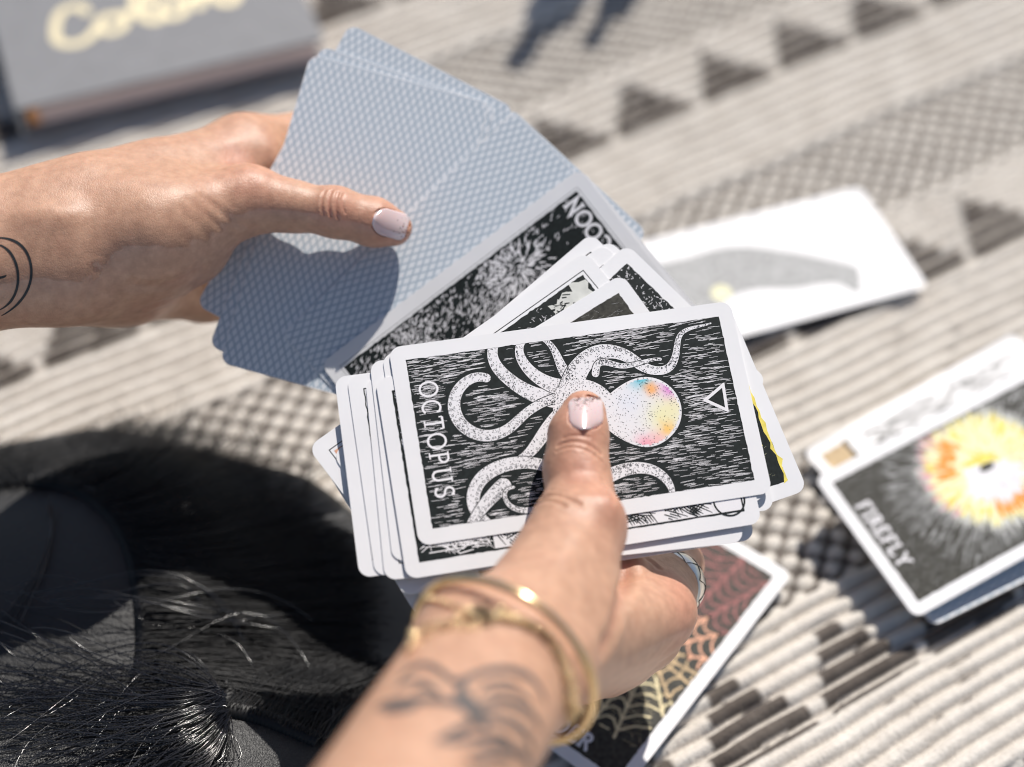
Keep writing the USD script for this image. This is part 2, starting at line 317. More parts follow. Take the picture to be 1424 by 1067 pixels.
def hatch(region, n, ang, length, width, seed, avoid=None, spread=6, jit=None):
    r = np.random.default_rng(seed); x0, y0, x1, y1 = region.bounds
    a = np.stack([r.uniform(x0, x1, n), r.uniform(y0, y1, n)], 1); th = np.radians(ang + r.normal(0, spread, n)); L = length * r.uniform(.35, 1.25, n)
    b = a + np.stack([np.cos(th), np.sin(th)], 1) * L[:, None]; keep = np.ones(n, bool)
    for q in (a, b, (a + b) / 2):
        keep &= shapely.contains_xy(region, q[:, 0], q[:, 1])
        if avoid is not None: keep &= ~shapely.contains_xy(avoid, q[:, 0], q[:, 1])
    if jit is not None: keep &= r.uniform(0, 1, n) < jit((a + b) / 2)
    a, b = a[keep], b[keep]; w = width * r.uniform(.5, 1.3, len(a))
    return a, b, w
def hsheet(c, name, m, level, *args, **kw):
    a, b, w = hatch(*args, **kw)
    if len(a): return sheet(c, name, quads(a, b, w * .4, w * .3, Z1 + .02 * level), m)
def frame_line(poly, w=.35, seed=0): return rough(poly, .08, 1.5, seed).exterior.buffer(w / 2)

# two planes the hands hold: the near stack of the right hand, the fan of the left hand
TS = np.eye(4); TS[:3, 0] = (.1665, -.9139, -.3701); TS[:3, 1] = (.9837, .1796, -.0010); TS[:3, 2] = (.0674, -.3639, .9290); TS[:3, 3] = (.0230, -.0913, .0931)
nf = np.array([.0239, -.5478, .8362]); TF = frame_at(np.array([-.0406, -.0027, .1024]), np.array([1.0, 0, 0]), nf)
def uv(T, px, py):
    """photograph pixel -> mm on the card with pose T"""
    r = ray(px, py); n = T[:3, 2]; X = EYE + r * (n @ (T[:3, 3] - EYE)) / (n @ r) - T[:3, 3]
    return 1000 * (X @ T[:3, 0]), 1000 * (X @ T[:3, 1])
STEP = -.00043
gs = 'cards fanned in the right hand'; gf = 'cards fanned face down in the left hand'

# ---- the octopus card, on top
TO = plane_pose([(540, 484), (583, 760), (1015.6, 419), (1074, 685)], (0, 1, 2, 3), TS, 0)
oc = card('black card lettered OCTOPUS with a stippled octopus, on top under the thumb', TO)
pan = rough(PANEL, .07, 1.2, 1)
sheet(oc, 'dark_panel', pan, INK, 1)
def arm(pix, w):
    sp = spline([uv(TO, *q) for q in pix], 9); cl_ = np.clip(np.linspace(0, 1, len(sp)), 0, 1); wf_ = np.interp(cl_, np.linspace(0, 1, len(w)), w) * (.80 - .28 * cl_)
    t_ = np.gradient(sp, axis=0); t_ /= np.linalg.norm(t_, axis=1, keepdims=True)
    for k in range(4, len(sp) - 2, 1):
        if wf_[k] > 1.6: suckers.append((*(sp[k] + np.array([-t_[k, 1], t_[k, 0]]) * wf_[k] * .27), .085 * wf_[k]))
    return tube_line(sp, wf_)
suckers = []
arms = [arm([(800, 548), (752, 552), (708, 528), (688, 505), (686, 482)], [10, 8, 7.2, 7, 6.4]),
        arm([(790, 540), (752, 528), (728, 505), (722, 486), (736, 468)], [8, 6.4, 5.4, 4]),
        arm([(802, 532), (782, 512), (772, 490), (752, 470)], [6, 5, 4, 3]),
        arm([(800, 552), (756, 560), (728, 578), (705, 598), (672, 606), (640, 588), (632, 556), (650, 530), (676, 526)], [5, 4, 4.5, 5.5, 6.5, 7.2, 6.6, 6]),
        arm([(792, 560), (806, 512), (836, 490), (872, 496), (900, 513), (928, 513), (940, 492), (946, 466), (964, 456), (988, 450)], [11, 10, 8.4, 7, 6, 5, 4.4, 3.4, 2.2, 1]),
        arm([(828, 520), (838, 504), (862, 509), (890, 505), (918, 500)], [3.2, 3, 2.6, 2]),
        arm([(800, 570), (762, 596), (738, 628), (716, 642)], [9, 7, 6.4, 5]),
        arm([(768, 652), (736, 644), (700, 648), (668, 668), (658, 698), (672, 724), (700, 738)], [5, 5.4, 6.4, 7, 7, 6.6, 5.4]),
        arm([(700, 676), (676, 700), (656, 728), (646, 746)], [6.6, 6.2, 5.4, 5]),
        arm([(760, 706), (736, 710), (710, 704), (702, 688), (714, 678)], [3, 2.8, 2.4, 1.8]),
        arm([(796, 690), (836, 668), (876, 652), (912, 656), (932, 676), (934, 696)], [7, 7, 6.6, 6, 5, 2.6])]
body = Polygon([uv(TO, *q) for q in spline([(836, 560), (858, 540), (892, 525), (922, 531), (943, 553), (947, 582), (932, 608), (902, 622), (866, 612), (842, 594), (832, 576), (836, 560)], 6)])
head = Polygon([uv(TO, *q) for q in spline([(772, 545), (800, 528), (838, 538), (858, 570), (842, 602), (806, 608), (778, 592), (772, 545)], 5)])
white = None
for k, s in enumerate(arms + [head, body]):
    s = s.intersection(pan.buffer(-.1))
    white = s if white is None else unary_union([white.difference(s.buffer(.3)), s]) if k < len(arms) else unary_union([white, s])
sheet(oc, 'octopus_drawing', white, WHITE, 3)
a, b, w = hatch(pan, 9000, 90, 4.2, .30, 3, avoid=white.buffer(.7), spread=2.6, jit=lambda q: .16 + .62 * noise(np.column_stack([q * .11, q[:, :1] * 0]), 5) ** 1.4)
sheet(oc, 'pen_strokes', quads(a, b, w * .5, w * .3, Z1 + .02 * 2), WHITE)
# stippling, denser along one side of each arm
r_ = np.random.default_rng(8); bx = white.bounds; q = np.stack([r_.uniform(bx[0], bx[2], 60000), r_.uniform(bx[1], bx[3], 60000)], 1)
q = q[shapely.contains_xy(white.buffer(-.15), q[:, 0], q[:, 1])]
dist = shapely.distance(white.boundary, shapely.points(q)); nz = noise(np.column_stack([q * .16, q[:, :1] * 0]), 3)
in_body = shapely.contains_xy(body, q[:, 0], q[:, 1])
keep = r_.uniform(0, 1, len(q)) < np.where(in_body, .07 + .5 * np.exp(-dist / .5) * .4, .08 + .95 * np.exp(-dist / .6) * nz + .55 * np.clip(nz - .5, 0, 1))
q = q[keep]; sheet(oc, 'stippling', dots(q, r_.uniform(.09, .2, len(q)), Z1 + .02 * 5, 5), INK)
sk = np.array([q for q in suckers if pan.buffer(-1).contains(Point(*q[:2])) and not body.union(head).contains(Point(*q[:2]))])
sheet(oc, 'suckers', unary_union([Point(*q[:2]).buffer(q[2], 4).exterior.buffer(.06, 2) for q in sk[::2]]), INK, 6)
# watercolour blooms on the octopus's mantle
wv, wf = trimesh.creation.triangulate_polygon(body.buffer(-.4), engine='triangle') if False else trimesh.creation.triangulate_polygon(body.buffer(-.4).segmentize(.6), engine='earcut')
gx, gy = np.meshgrid(np.arange(-30, 31, .5), np.arange(-60, 61, .5), indexing='ij'); cells = shapely.contains_xy(body.buffer(-.5), gx, gy)
nn, mm_ = gx.shape; ii, jj = np.nonzero(cells[:-1, :-1] & cells[1:, :-1] & cells[:-1, 1:] & cells[1:, 1:]); k0 = ii * mm_ + jj
wv = np.stack([gx, gy, gx * 0 + Z1 + .02 * 4], -1).reshape(-1, 3); wf = np.stack([k0, k0 + mm_, k0 + mm_ + 1, k0 + 1], -1)
cols = np.tile((.80, .78, .80), (len(wv), 1))
for (px, py, rad, col, st) in [(922, 580, 7.0, (.84, .80, .42), .8), (934, 566, 6, (.85, .78, .45), .75), (893, 527, 4.5, (.05, .52, .66), 1), (880, 524, 3.5, (.10, .50, .62), .9), (930, 540, 4.2, (.72, .22, .62), .9),
                               (905, 541, 3.2, (.92, .42, .12), .95), (928, 597, 3.6, (.93, .55, .12), .9), (898, 618, 4.0, (.88, .32, .42), .9), (915, 612, 3.5, (.9, .42, .4), .7), (875, 560, 6, (.70, .74, .84), .5)]:
    u0, v0 = uv(TO, px, py); dd = np.hypot(wv[:, 0] - u0, wv[:, 1] - v0) + 1.2 * (noise(wv * .8, 6) - .5); wgt = st * np.exp(-(dd / rad) ** 2 * 1.6)
    cols = cols * (1 - wgt[:, None]) + np.array(col) * wgt[:, None]
use, inv = np.unique(wf, return_inverse=True); wf = inv.reshape(wf.shape)
WATERCOLOUR = mat('watercolour', {'a': ('attribute', {'attribute': 'tint'}), 'p': ('principled_bsdf', {'roughness': .45, 'specular_ior_level': .35})}, [('a.color', 'p.base_color')])
pth = obj('colour_wash', (wv[use] / 1000, wf), WATERCOLOUR, oc); primvar(pth, 'tint', cols[use])
t_, tw = lettering('OCTOPUS', 6.6, .115, .17)
sheet(oc, 'lettering', affinity.translate(t_, -tw / 2 - .5, -CL / 2 + 8.0), WHITE, 3)
tri = Polygon([uv(TO, *q) for q in ((979, 557), (1006, 534), (1012, 572))])
sheet(oc, 'triangle_sign', tri.buffer(.3).difference(tri.buffer(-.75)), WHITE, 4)
sheet(oc, 'triangle_ground', tri.buffer(-.75), INK, 4)

def near_card(label, pts, idx, k): return card(label, plane_pose(pts, idx, TS, k * STEP), group=None)
# ---- directly under it: woven lines on white
c = near_card('white-bordered card of woven ink lines, showing below the octopus card', [(521, 526), (567, 807), (1059, 728)], (0, 1, 3), 1)
sheet(c, 'dark_panel', rough(PANEL, .1, 1.2, 4), INK, 1)
sheet(c, 'element_sign', Point(25.6, 51).buffer(5.6).difference(Point(25.6, 51).buffer(5.0)), INK, 5)
sheet(c, 'sign_ground', Point(25.6, 51).buffer(6.2).intersection(PANEL.buffer(-.4)), WHITE, 4)
low = box(14, -30, 29.4, 55); sheet(c, 'white_ground', low, WHITE, 2)
r_ = np.random.default_rng(6); A_, B_ = [], []
for _ in range(95):
    c0_ = np.array([r_.uniform(14, 29), r_.uniform(-30, 54)]); th = math.radians(r_.choice([38, 60, 118, 75]) + r_.normal(0, 9)); d_ = np.array([math.cos(th), math.sin(th)]); n_ = np.array([-d_[1], d_[0]])
    for q in range(r_.integers(3, 7)):
        p0 = c0_ + n_ * q * .85 + d_ * r_.normal(0, .6); p1 = p0 + d_ * r_.uniform(4, 8.5)
        t_ok = [t for t in np.linspace(0, 1, 9) if low.contains(Point(*(p0 + (p1 - p0) * t)))]
        if len(t_ok) > 2: A_.append(p0 + (p1 - p0) * t_ok[0]); B_.append(p0 + (p1 - p0) * t_ok[-1])
sheet(c, 'ink_strokes', quads(A_, B_, .42, .22, Z1 + .06), INK); sheet(c, 'frame_line', frame_line(PANEL, .5, 7), INK, 3)
hsheet(c, 'pen_strokes', WHITE, 2, box(-29.4, -55, 14, -40), 900, 40, 5, .5, 7, spread=26)
hsheet(c, 'pen_strokes', WHITE, 3, box(10, -55, 29.4, -30), 260, 80, 12, .9, 8, spread=40)
# ---- the stepped cards at the left of the stack
def edge_marks(c, seed, col=INK, ticks=True):
    r = np.random.default_rng(seed); sheet(c, 'frame_line', frame_line(PANEL, .4, seed), INK, 1)
    if ticks:
        y = np.sort(r.uniform(-28, 20, 9)); a = np.stack([y, np.full(9, -54.2)], 1); sheet(c, 'ink_marks', quads(a, a + np.stack([r.uniform(1, 2.6, 9), r.uniform(-.3, 1.2, 9)], 1), 1.2, .9, Z1 + .04), INK)
    hsheet(c, 'ink_strokes', INK, 2, box(-29.6, -55, -18, -46), 60, 92, 4, .3, seed + 1)
    hsheet(c, 'dotting', INK, 2, box(18, -55, 29.6, -46), 120, 20, .4, .35, seed + 2)
c = near_card('narrowest visible white edge beside the octopus card, upper left, no print', [(531, 493), (573, 770)], (0, 1), 2)
c = near_card('white card edge in shade with rounded corner, fourth step left of the octopus card', [(515, 512), (545, 772)], (0, 1), 3)
sheet(c, 'frame_line', frame_line(PANEL, .4, 13), INK, 1)
c = near_card('shaded white card edge reaching lower than its neighbours, third step from the left', [(507, 519), (536, 816)], (0, 1), 4)
sheet(c, 'frame_line', frame_line(PANEL, .4, 12), INK, 1)
c = near_card('white card with small black marks and ticks along its left edge', [(482, 523), (522, 803)], (0, 1), 5); edge_marks(c, 20)
c = near_card('leftmost long white card edge with a green-black line, left of the marked card', [(465, 525), (500, 804)], (0, 1), 6)
sheet(c, 'frame_line', frame_line(PANEL, .4, 5), INK, 1); sheet(c, 'green_line', LineString([(-29, -53.4), (-6, -53.9), (6, -53.0), (28, -54)]).buffer(.35), GREEN, 2)
hsheet(c, 'dotting', INK, 2, box(14, -54.8, 29.6, -52), 160, 20, .4, .4, 22)
# ---- lower right
c = near_card('white card corner with a black block, right of the woven-line card', [(1079, 717), (1019, 433)], (3, 2), 7)
sheet(c, 'black_block', box(22, 51, 29, 55), INK, 1)
c = near_card('night-black card with gold specks, jutting out right of the octopus card', [(1017, 432), (1121, 677)], (2, 3), 8)
pan2 = rough(PANEL, .1, 1.2, 31); sheet(c, 'dark_panel', pan2, INK, 1); sheet(c, 'yellow_edge', rough(box(-29.6, 54.6, 29.6, 55.5), .35, 2.4, 3), YELLOW, 2)
r_ = np.random.default_rng(2); q = np.stack([r_.uniform(-29, 29, 160), r_.uniform(20, 53, 160)], 1); sheet(c, 'gold_specks', dots(q, r_.uniform(.1, .55, 160), Z1 + .06), YELLOW)
hsheet(c, 'pen_strokes', PALEYELLOW, 2, box(-29, 20, 29, 53), 500, 100, 1.6, .14, 33)
c = near_card('plain card edge in shade, lowest right of the stack above the ring', [(1050, 750), (556, 829)], (3, 1), 9); hsheet(c, 'ink_strokes', INK, 1, box(20, -55, 29.8, -40), 120, 70, 4, 1.2, 35)
c = near_card('second shaded card edge just above the ring finger', [(1040, 752), (552, 800)], (3, 1), 10)
# ---- the cards that cross behind, aslant
def slant(label, p0, p1, k): return near_card(label, [p0, p1], (2, 0), k)
c = slant('slanted card with dark olive print, nearest above the octopus card', (857, 386), (470, 625), 12)
sheet(c, 'olive_panel', rough(PANEL, .1, 1.2, 41), DARKGREY, 1); hsheet(c, 'pen_strokes', GREYINK, 2, PANEL, 900, 80, 3, .16, 42, spread=15)
c = slant('slanted card with double line frame over black foliage, orange scales at its lower left corner', (814, 350), (428, 622), 13)
inn = PANEL.buffer(-1.2, join_style=2); sheet(c, 'frame_line', PANEL.exterior.buffer(.16), INK, 1); sheet(c, 'dark_panel', rough(inn, .1, 1.2, 44), INK, 1)
sheet(c, 'pale_sky', rough(box(-27, 38, 20, 53), .9, 1.6, 45), PALE, 2); hsheet(c, 'foliage_strokes', INK, 3, box(-27, 33, 20, 46), 260, 70, 3, 1.0, 46, spread=40)
hsheet(c, 'pen_strokes', WHITE, 3, box(-28, -20, 28, 36), 900, 60, 1.4, .3, 47, spread=40)
sc = [affinity.translate(Point(0, 0).buffer(2.1, 6), x_ * 4.2 - 28 + (y_ % 2) * 2.1, -53 + y_ * 3.4) for x_ in range(14) for y_ in range(5)]
sheet(c, 'orange_scales', unary_union([s.buffer(-.35) for s in sc]).intersection(inn), PEACH, 2)
c = slant('slanted card with black speckle print, right of the double-line framed card', (876, 336), (520, 655), 14)
sheet(c, 'dark_panel', rough(PANEL, .1, 1.2, 51), INK, 1); hsheet(c, 'pen_strokes', WHITE, 2, PANEL, 5200, 70, 1.1, .5, 52, spread=60, jit=lambda q: .3 + .6 * (noise(np.column_stack([q * .1, q[:, :1] * 0]), 7) > .5))
sheet(c, 'white_plume', rough(Point(-12, 38).buffer(7), .8, 1.2, 53), WHITE, 3)
c = slant('slanted white card corner with a black spot, third from the top corner', (837, 340), (483, 640), 15); sheet(c, 'ink_spot', box(-29, 49, -26, 55), INK, 1)
c = slant('slanted white card corner with a dark bar, second from the top corner', (850, 331), (490, 640), 16); sheet(c, 'ink_bar', box(-20, 52, -6, 55), INK, 1)
c = slant('uppermost slanted white card corner, overlapping the upside-down lettering', (827, 320), (462, 632), 17); sheet(c, 'frame_line', frame_line(PANEL, .4, 61), INK, 1)
c = slant('blank white card sliver at the lower left, below the stepped edges', (840, 400), (452, 628), 18)

# ---- the left hand's fan
def far_card(label, pts, idx, k, face='back'): return card(label, plane_pose(pts, idx, TF, k * STEP), face)
TR = plane_pose([(449, 506), (806, 233), (963, 440)], (3, 1, 0), TF, -.0004)
c = card('face-up card with furry black print and upside-down lettering, front of the fan', TR)
inn = PANEL.buffer(-1.0, join_style=2); sheet(c, 'frame_line', PANEL.exterior.buffer(.15), GREYINK, 1); sheet(c, 'dark_panel', rough(inn, .1, 1.2, 71), INK, 1)
fur = lambda q: np.clip(1.5 * noise(np.column_stack([q * .075, q[:, :1] * 0]), 12) - .15 + .25 * (q[:, 1] > -25), 0, 1) * np.where(q[:, 1] < -34, .10, 1)
a, b, w = hatch(inn.buffer(-.5), 9000, -55, 1.7, .36, 72, spread=18, jit=fur); sheet(c, 'fur_strokes', quads(a, b, w * .9, w * .2, Z1 + .04), WHITE)
pc = np.array(uv(TR, 722, 372)); r_ = np.random.default_rng(3); th = r_.uniform(0, 6.28, 120); rr = r_.uniform(2, 10.5, 120)
a = pc + np.stack([np.cos(th), np.sin(th)], 1) * rr[:, None] * [.8, 1.2]; sheet(c, 'white_fur_patch', quads(a, a + np.stack([np.cos(th), np.sin(th)], 1) * 2.6, .5, .12, Z1 + .06), WHITE)
t_, tw = lettering('RACCOON', 6.4, .17, .1); t_ = affinity.translate(t_, 27.6 - tw, -CL / 2 + 7.4); sheet(c, 'lettering', t_, WHITE, 4)
card('white card edge half hidden, right of the furry print card', plane_pose([(812, 239), (972, 432)], (1, 0), TF, -.0009))
T3 = [(387, 470), (718, 152)]
far_card('blue scale-patterned card back, rightmost of the fan beside the face-up card', T3, (0, 2), 3)
far_card('large blue scale-patterned card back under the left thumb, middle of the fan', [(306, 504), (429, 75), (684, 145)], (0, 2, 3), 4)
far_card('blue card back showing only a narrow step at the lower left', [(290, 484), (447, 62)], (0, 2), 5)
far_card('rearmost blue card back, its corner sticking out at the top', [(274, 424), (481, 30), (720, 154)], (0, 2, 3), 6)
far_card('blue card back showing a small dark wedge under the face-up card', [(398, 478), (714, 146)], (0, 2), 7)

# ---- cards on the rug
def rug_card(label, pts, idx, h, tilt=(0, 0), face='print'):
    T = frame_at(np.array([0, 0, 0.0]), np.array([1.0, 0, 0]), np.array([tilt[0], tilt[1], 1.0]))
    q = G(*np.mean(pts, 0), h); T[:3, 3] = q
    TT = plane_pose(pts, idx, T, 0)
    return card(label, TT, face), TT
c, TB = rug_card('white card with a grey bird and a yellow spot, lying on the rug', [(1196, 261), (1290, 398)], (2, 3), .003)
bird = Polygon(spline([uv(TB, *q) for q in ((1196, 385), (1192, 372), (1150, 360), (1085, 348), (1010, 344), (940, 362), (880, 380), (870, 440), (920, 480), (985, 478), (1000, 432), (1050, 404), (1110, 402), (1165, 396), (1190, 408), (1196, 385))], 6)).buffer(0)
sheet(c, 'grey_bird', bird.intersection(RRECT.buffer(-2)), GREYINK, 1)
hsheet(c, 'feather_strokes', DARKGREY, 2, bird.intersection(RRECT.buffer(-2)), 900, 95, 5, .25, 81, spread=9)
sheet(c, 'yellow_spot', Point(*uv(TB, 1003, 408)).buffer(4.5), PALEYELLOW, 3)

# the firefly card on a low pile
gp = 'cards piled under the firefly card'
FF = [(1134, 668), (1271, 858)]
for k, (dx, dy, lab) in enumerate([(26, 14, 'lowest blue card back of the pile under the glowing insect card'), (20, 5, 'dark shaded card second from the rug in the right-hand pile')]):
    rug_card(lab, [(FF[0][0] + dx, FF[0][1] + dy), (FF[1][0] + dx, FF[1][1] + dy)], (0, 1), .0072 + .0026 * k, (-.02, -.07 - .04 * k), face='back')
c, TW = rug_card('card with a tan block and sketchy grey lines, half under the glowing insect card', [(1112, 632), (1414, 462)], (0, 2), .0050, (-.01, -.03))
inn = PANEL; sheet(c, 'frame_line', frame_line(inn, .3, 91), GREYINK, 1); hsheet(c, 'sketch_lines', DARKGREY, 3, box(-29.5, -38, 8, 55), 520, 88, 13, 1.0, 92, spread=16)
sheet(c, 'tan_block', rough(box(-30, -55.5, 16, -41), .4, 2, 93), TAN, 2); sheet(c, 'brown_end', rough(box(-30, -43.5, 16, -41.2), .3, 2, 94), DARKGREY, 3)
c, TG = rug_card('card lettered FIREFLY with a glowing yellow burst, topmost on the right-hand pile', FF, (0, 1), .0150, (-.03, -.16))
sheet(c, 'dark_panel', rough(PANEL, .1, 1.2, 95), DARKGREY, 1)
g0 = np.array(uv(TG, 1372, 650)); r_ = np.random.default_rng(21)
def burst(name, m, r0, r1, n, ln, wd, lv, sq=1.0, a0=0, a1=360):
    th = np.radians(r_.uniform(a0, a1, n)); rr = r_.uniform(r0, r1, n); d = np.stack([np.cos(th), np.sin(th) * sq], 1)
    a = g0 + d * rr[:, None]; b = a + d * ln * r_.uniform(.5, 1.3, n)[:, None]; ok = shapely.contains_xy(PANEL, a[:, 0], a[:, 1]) & shapely.contains_xy(PANEL, b[:, 0], b[:, 1])
    sheet(c, name, quads(a[ok], b[ok], wd, wd * .3, Z1 + .02 * lv), m)
burst('grey_rays', GREYINK, 20, 42, 900, 6, .3, 2); burst('pale_rays', PALE, 17, 25, 900, 6, .5, 3); burst('pink_rays', PINK, 16, 24, 160, 5, .8, 4, a0=190, a1=300)
sheet(c, 'yellow_core', rough(Point(*g0).buffer(13), 1.2, 1.5, 77).intersection(PANEL), YELLOW, 4); burst('yellow_rays', YELLOW, 5, 20, 1500, 6, .9, 5); burst('yellow_glow', PALEYELLOW, 6, 22, 700, 5, .9, 6); burst('orange_rays', ORANGE, 12, 18, 90, 6, .9, 7, a0=-25, a1=25); burst('orange_rays', ORANGE, 12, 17, 70, 5, .9, 7, a0=200, a1=260)
sheet(c, 'white_core', rough(Polygon([g0 + d for d in ((-4, -10), (8, -12), (14, 0), (9, 11), (1, 9), (-2, 0))]), .6, 1, 5).intersection(PANEL), WHITE, 8)
burst('white_rays', WHITE, 4, 13, 240, 5, .9, 9, a0=-70, a1=70)
sheet(c, 'insect_body', rough(affinity.scale(Point(*g0).buffer(2.4), .7, 1.5), .2, .7, 7), DARKGREY, 11)
t_, tw = lettering('FIREFLY', 6.2, .19, .1); sheet(c, 'lettering', affinity.translate(t_, -tw / 2 - 1, -CL / 2 + 7.4), WHITE, 3)
hsheet(c, 'pen_strokes', GREYINK, 2, PANEL, 2600, 75, 2.4, .16, 96, spread=25)

# the spider card
c, TP = rug_card('card lettered SPIDER with a red and gold web, under the right wrist', [(1086, 818), (880, 1086)], (3, 1), .0035)
sheet(c, 'dark_panel', rough(PANEL, .1, 1.2, 97), DARKGREY, 1)
ctr = np.array(uv(TP, 905, 905)); spokes = np.radians(np.arange(8, 368, 20) + np.random.default_rng(4).normal(0, 2.5, 18))
segs = []
for s in spokes: segs += [(ctr + np.array([math.cos(s), math.sin(s)]) * r0, ctr + np.array([math.cos(s), math.sin(s)]) * (r0 + 2.2), 1.15) for r0 in np.arange(0, 76, 2)]
for rr in list(np.arange(6, 76, 5.2)):
    for s0, s1 in zip(spokes, np.roll(spokes, -1)):
        d = (s1 - s0) % (2 * math.pi); f_ = lambda t: ctr + np.array([math.cos(s0 + d * t), math.sin(s0 + d * t)]) * rr * (1 - .12 * math.sin(math.pi * t))
        pp = [f_(t) for t in (0, .33, .67, 1)]; segs += [(pp[q], pp[q + 1], .85) for q in range(3)]
bins = [('gold_thread', CREAM, -60, -14), ('amber_thread', TAN, -14, 4), ('orange_thread', PEACH, 4, 22), ('red_thread', REDINK, 22, 60)]
for nm, m, lo, hi in bins:
    ss = [s for s in segs if lo <= (s[0][1] + s[1][1]) / 2 + 3 * math.sin(s[0][0] * .3) < hi and PANEL.contains(Point(*s[0])) and PANEL.contains(Point(*s[1])) and min(s[0][1], s[1][1]) > -43]
    if ss: sheet(c, nm, unary_union([LineString([q[0], q[1]]).buffer(q[2] / 2, 3) for q in ss]), m, 2)
hsheet(c, 'web_haze', REDINK, 3, box(-29, 20, 29, 55), 500, 30, 5, .5, 98, spread=50); hsheet(c, 'web_haze', CREAM, 3, box(-29, -42, 29, -12), 240, 10, 5, .3, 99, spread=30)
t_, tw = lettering('SPIDER', 6.6, .2, .12); sheet(c, 'lettering', affinity.translate(t_, -tw / 2, -CL / 2 + 7.4), WHITE, 4)

# two slim bottles stand beyond the far edge of the view; their shadows reach into it
DARKGLASS = plain('dark_glass', (.03, .02, .012), .08, .6, var=.1)
for (px, py), hgt_, rr_, lab in (((722, 74), .17, .0145, 'slim dark bottle beyond the top edge, casting the wider shadow onto the rug'), ((824, 50), .15, .0105, 'slimmer dark bottle beyond the top edge, casting the narrower shadow')):
    tip = G(px, py); ft = tip + np.array([math.sin(SUN_AZ), math.cos(SUN_AZ), 0]) * hgt_ / math.tan(SUN_EL); T = np.eye(4); T[:3, 3] = (ft[0], ft[1], GROUND_Z - .0005)
    bt = thing('bottle', lab, 'bottle', None, T)
    pr = np.array([(0, 0), (.9, 0), (1, .02), (1, .62), (.95, .70), (.5, .80), (.42, .84), (.42, .93), (0, .93)]) * [rr_, hgt_]; m_ = trimesh.creation.revolve(pr, sections=40); obj('glass_body', m_, DARKGLASS, bt, 40)
    m_ = trimesh.creation.cylinder(rr_ * .5, hgt_ * .07, sections=32); m_.apply_translation([0, 0, hgt_ * .965]); obj('cap', m_, INK, bt, 40)
# ---------------------------------------------------------------- person
def seg(p, a, b, ra, rb, flat_n=None, flat_s=1.0):
    if flat_n is not None:
        n = flat_n / np.linalg.norm(flat_n); s = flat_s - 1
        p = p + n * (((p - a) @ n) * s)[:, None]; b = b + n * ((b - a) @ n) * s
    ab = b - a; t = np.clip(((p - a) @ ab) / (ab @ ab), 0, 1)
    d = p - a - t[:, None] * ab
    return np.sqrt((d * d).sum(1)) - (ra + (rb - ra) * t)
def smin(a, b, k):
    h = np.clip(.5 + .5 * (b - a) / k, 0, 1); return b + (a - b) * h - k * h * (1 - h)
def field(prims, p):
    d = None
    for (a, b, ra, rb, k, *rest) in prims:
        e = seg(p, a, b, ra, rb, *rest)
        d = e if d is None else smin(d, e, k)
    return d
def surface(f, lo, hi, h, coarse=4):
    """surface nets of the zero set of f over a box, refined only near the surface; vertices pulled onto it"""
    lo = np.asarray(lo, float); n = np.ceil((np.asarray(hi) - lo) / h / coarse).astype(int) * coarse + 1
    nc = (n - 1) // coarse + 1
    gc = np.stack(np.meshgrid(*[np.arange(k) for k in nc], indexing='ij'), -1)
    dc = f((lo + gc.reshape(-1, 3) * h * coarse)).reshape(nc)
    D = np.repeat(np.repeat(np.repeat(dc, coarse, 0), coarse, 1), coarse, 2)[:n[0], :n[1], :n[2]].astype(np.float32)
    near = np.abs(D) < coarse * h * 2.2
    idx = np.argwhere(near)
    for k in range(0, len(idx), 400000):
        q = idx[k:k + 400000]; D[q[:, 0], q[:, 1], q[:, 2]] = f(lo + q * h)
    s = D < 0
    cnt = sum(s[i:n[0] - 1 + i, j:n[1] - 1 + j, k:n[2] - 1 + k].astype(np.int8) for i in (0, 1) for j in (0, 1) for k in (0, 1))
    cells = np.argwhere((cnt > 0) & (cnt < 8)); ident = np.full(cnt.shape, -1, np.int64); ident[tuple(cells.T)] = np.arange(len(cells))
    v = np.zeros((len(cells), 3)); w = np.zeros(len(cells))
    cs = [(i, j, k) for i in (0, 1) for j in (0, 1) for k in (0, 1)]
    for a_ in cs:
        for ax in range(3):
            if a_[ax]: continue
            b_ = tuple(x + (q == ax) for q, x in enumerate(a_))
            da = D[tuple((cells + a_).T)]; db = D[tuple((cells + b_).T)]; m = (da < 0) != (db < 0)
            t = np.where(m, da / np.where(m, da - db, 1), 0); pt = np.array(a_, float)[None] + t[:, None] * np.eye(3)[ax]
            v += np.where(m[:, None], pt, 0); w += m
    v = lo + (cells + v / np.maximum(w, 1)[:, None]) * h
    faces = []
    for ax in range(3):
        u, t = (ax + 1) % 3, (ax + 2) % 3
        sl0 = [slice(1, n[q] - 1) for q in range(3)]; sl0[ax] = slice(0, n[ax] - 1); sl1 = list(sl0); sl1[ax] = slice(1, n[ax])
        A, B = s[tuple(sl0)], s[tuple(sl1)]; e = np.argwhere(A != B); off = np.ones(3, int); off[ax] = 0; c = e + off
        flip = B[tuple(e.T)]
        def cid(du, dt):
            q = c.copy(); q[:, u] -= du; q[:, t] -= dt; return ident[tuple(q.T)]
        qd = np.stack([cid(1, 1), cid(0, 1), cid(0, 0), cid(1, 0)], 1); qd[flip] = qd[flip][:, ::-1]
        faces.append(qd)
    faces = np.concatenate(faces); e = h * .5
    for _ in range(3):
        d0 = f(v); g = np.stack([f(v + np.eye(3)[q] * e) - f(v - np.eye(3)[q] * e) for q in range(3)], 1) / (2 * e)
        v = v - np.clip(d0, -h, h)[:, None] * g / np.maximum((g * g).sum(1, keepdims=True), .2)
    return v, faces

mmr = .001
def C(a, b, ra, rb, k=8, *rest): return (P(*a), P(*b), ra * mmr, rb * mmr, k * mmr, *rest)
view = -FW
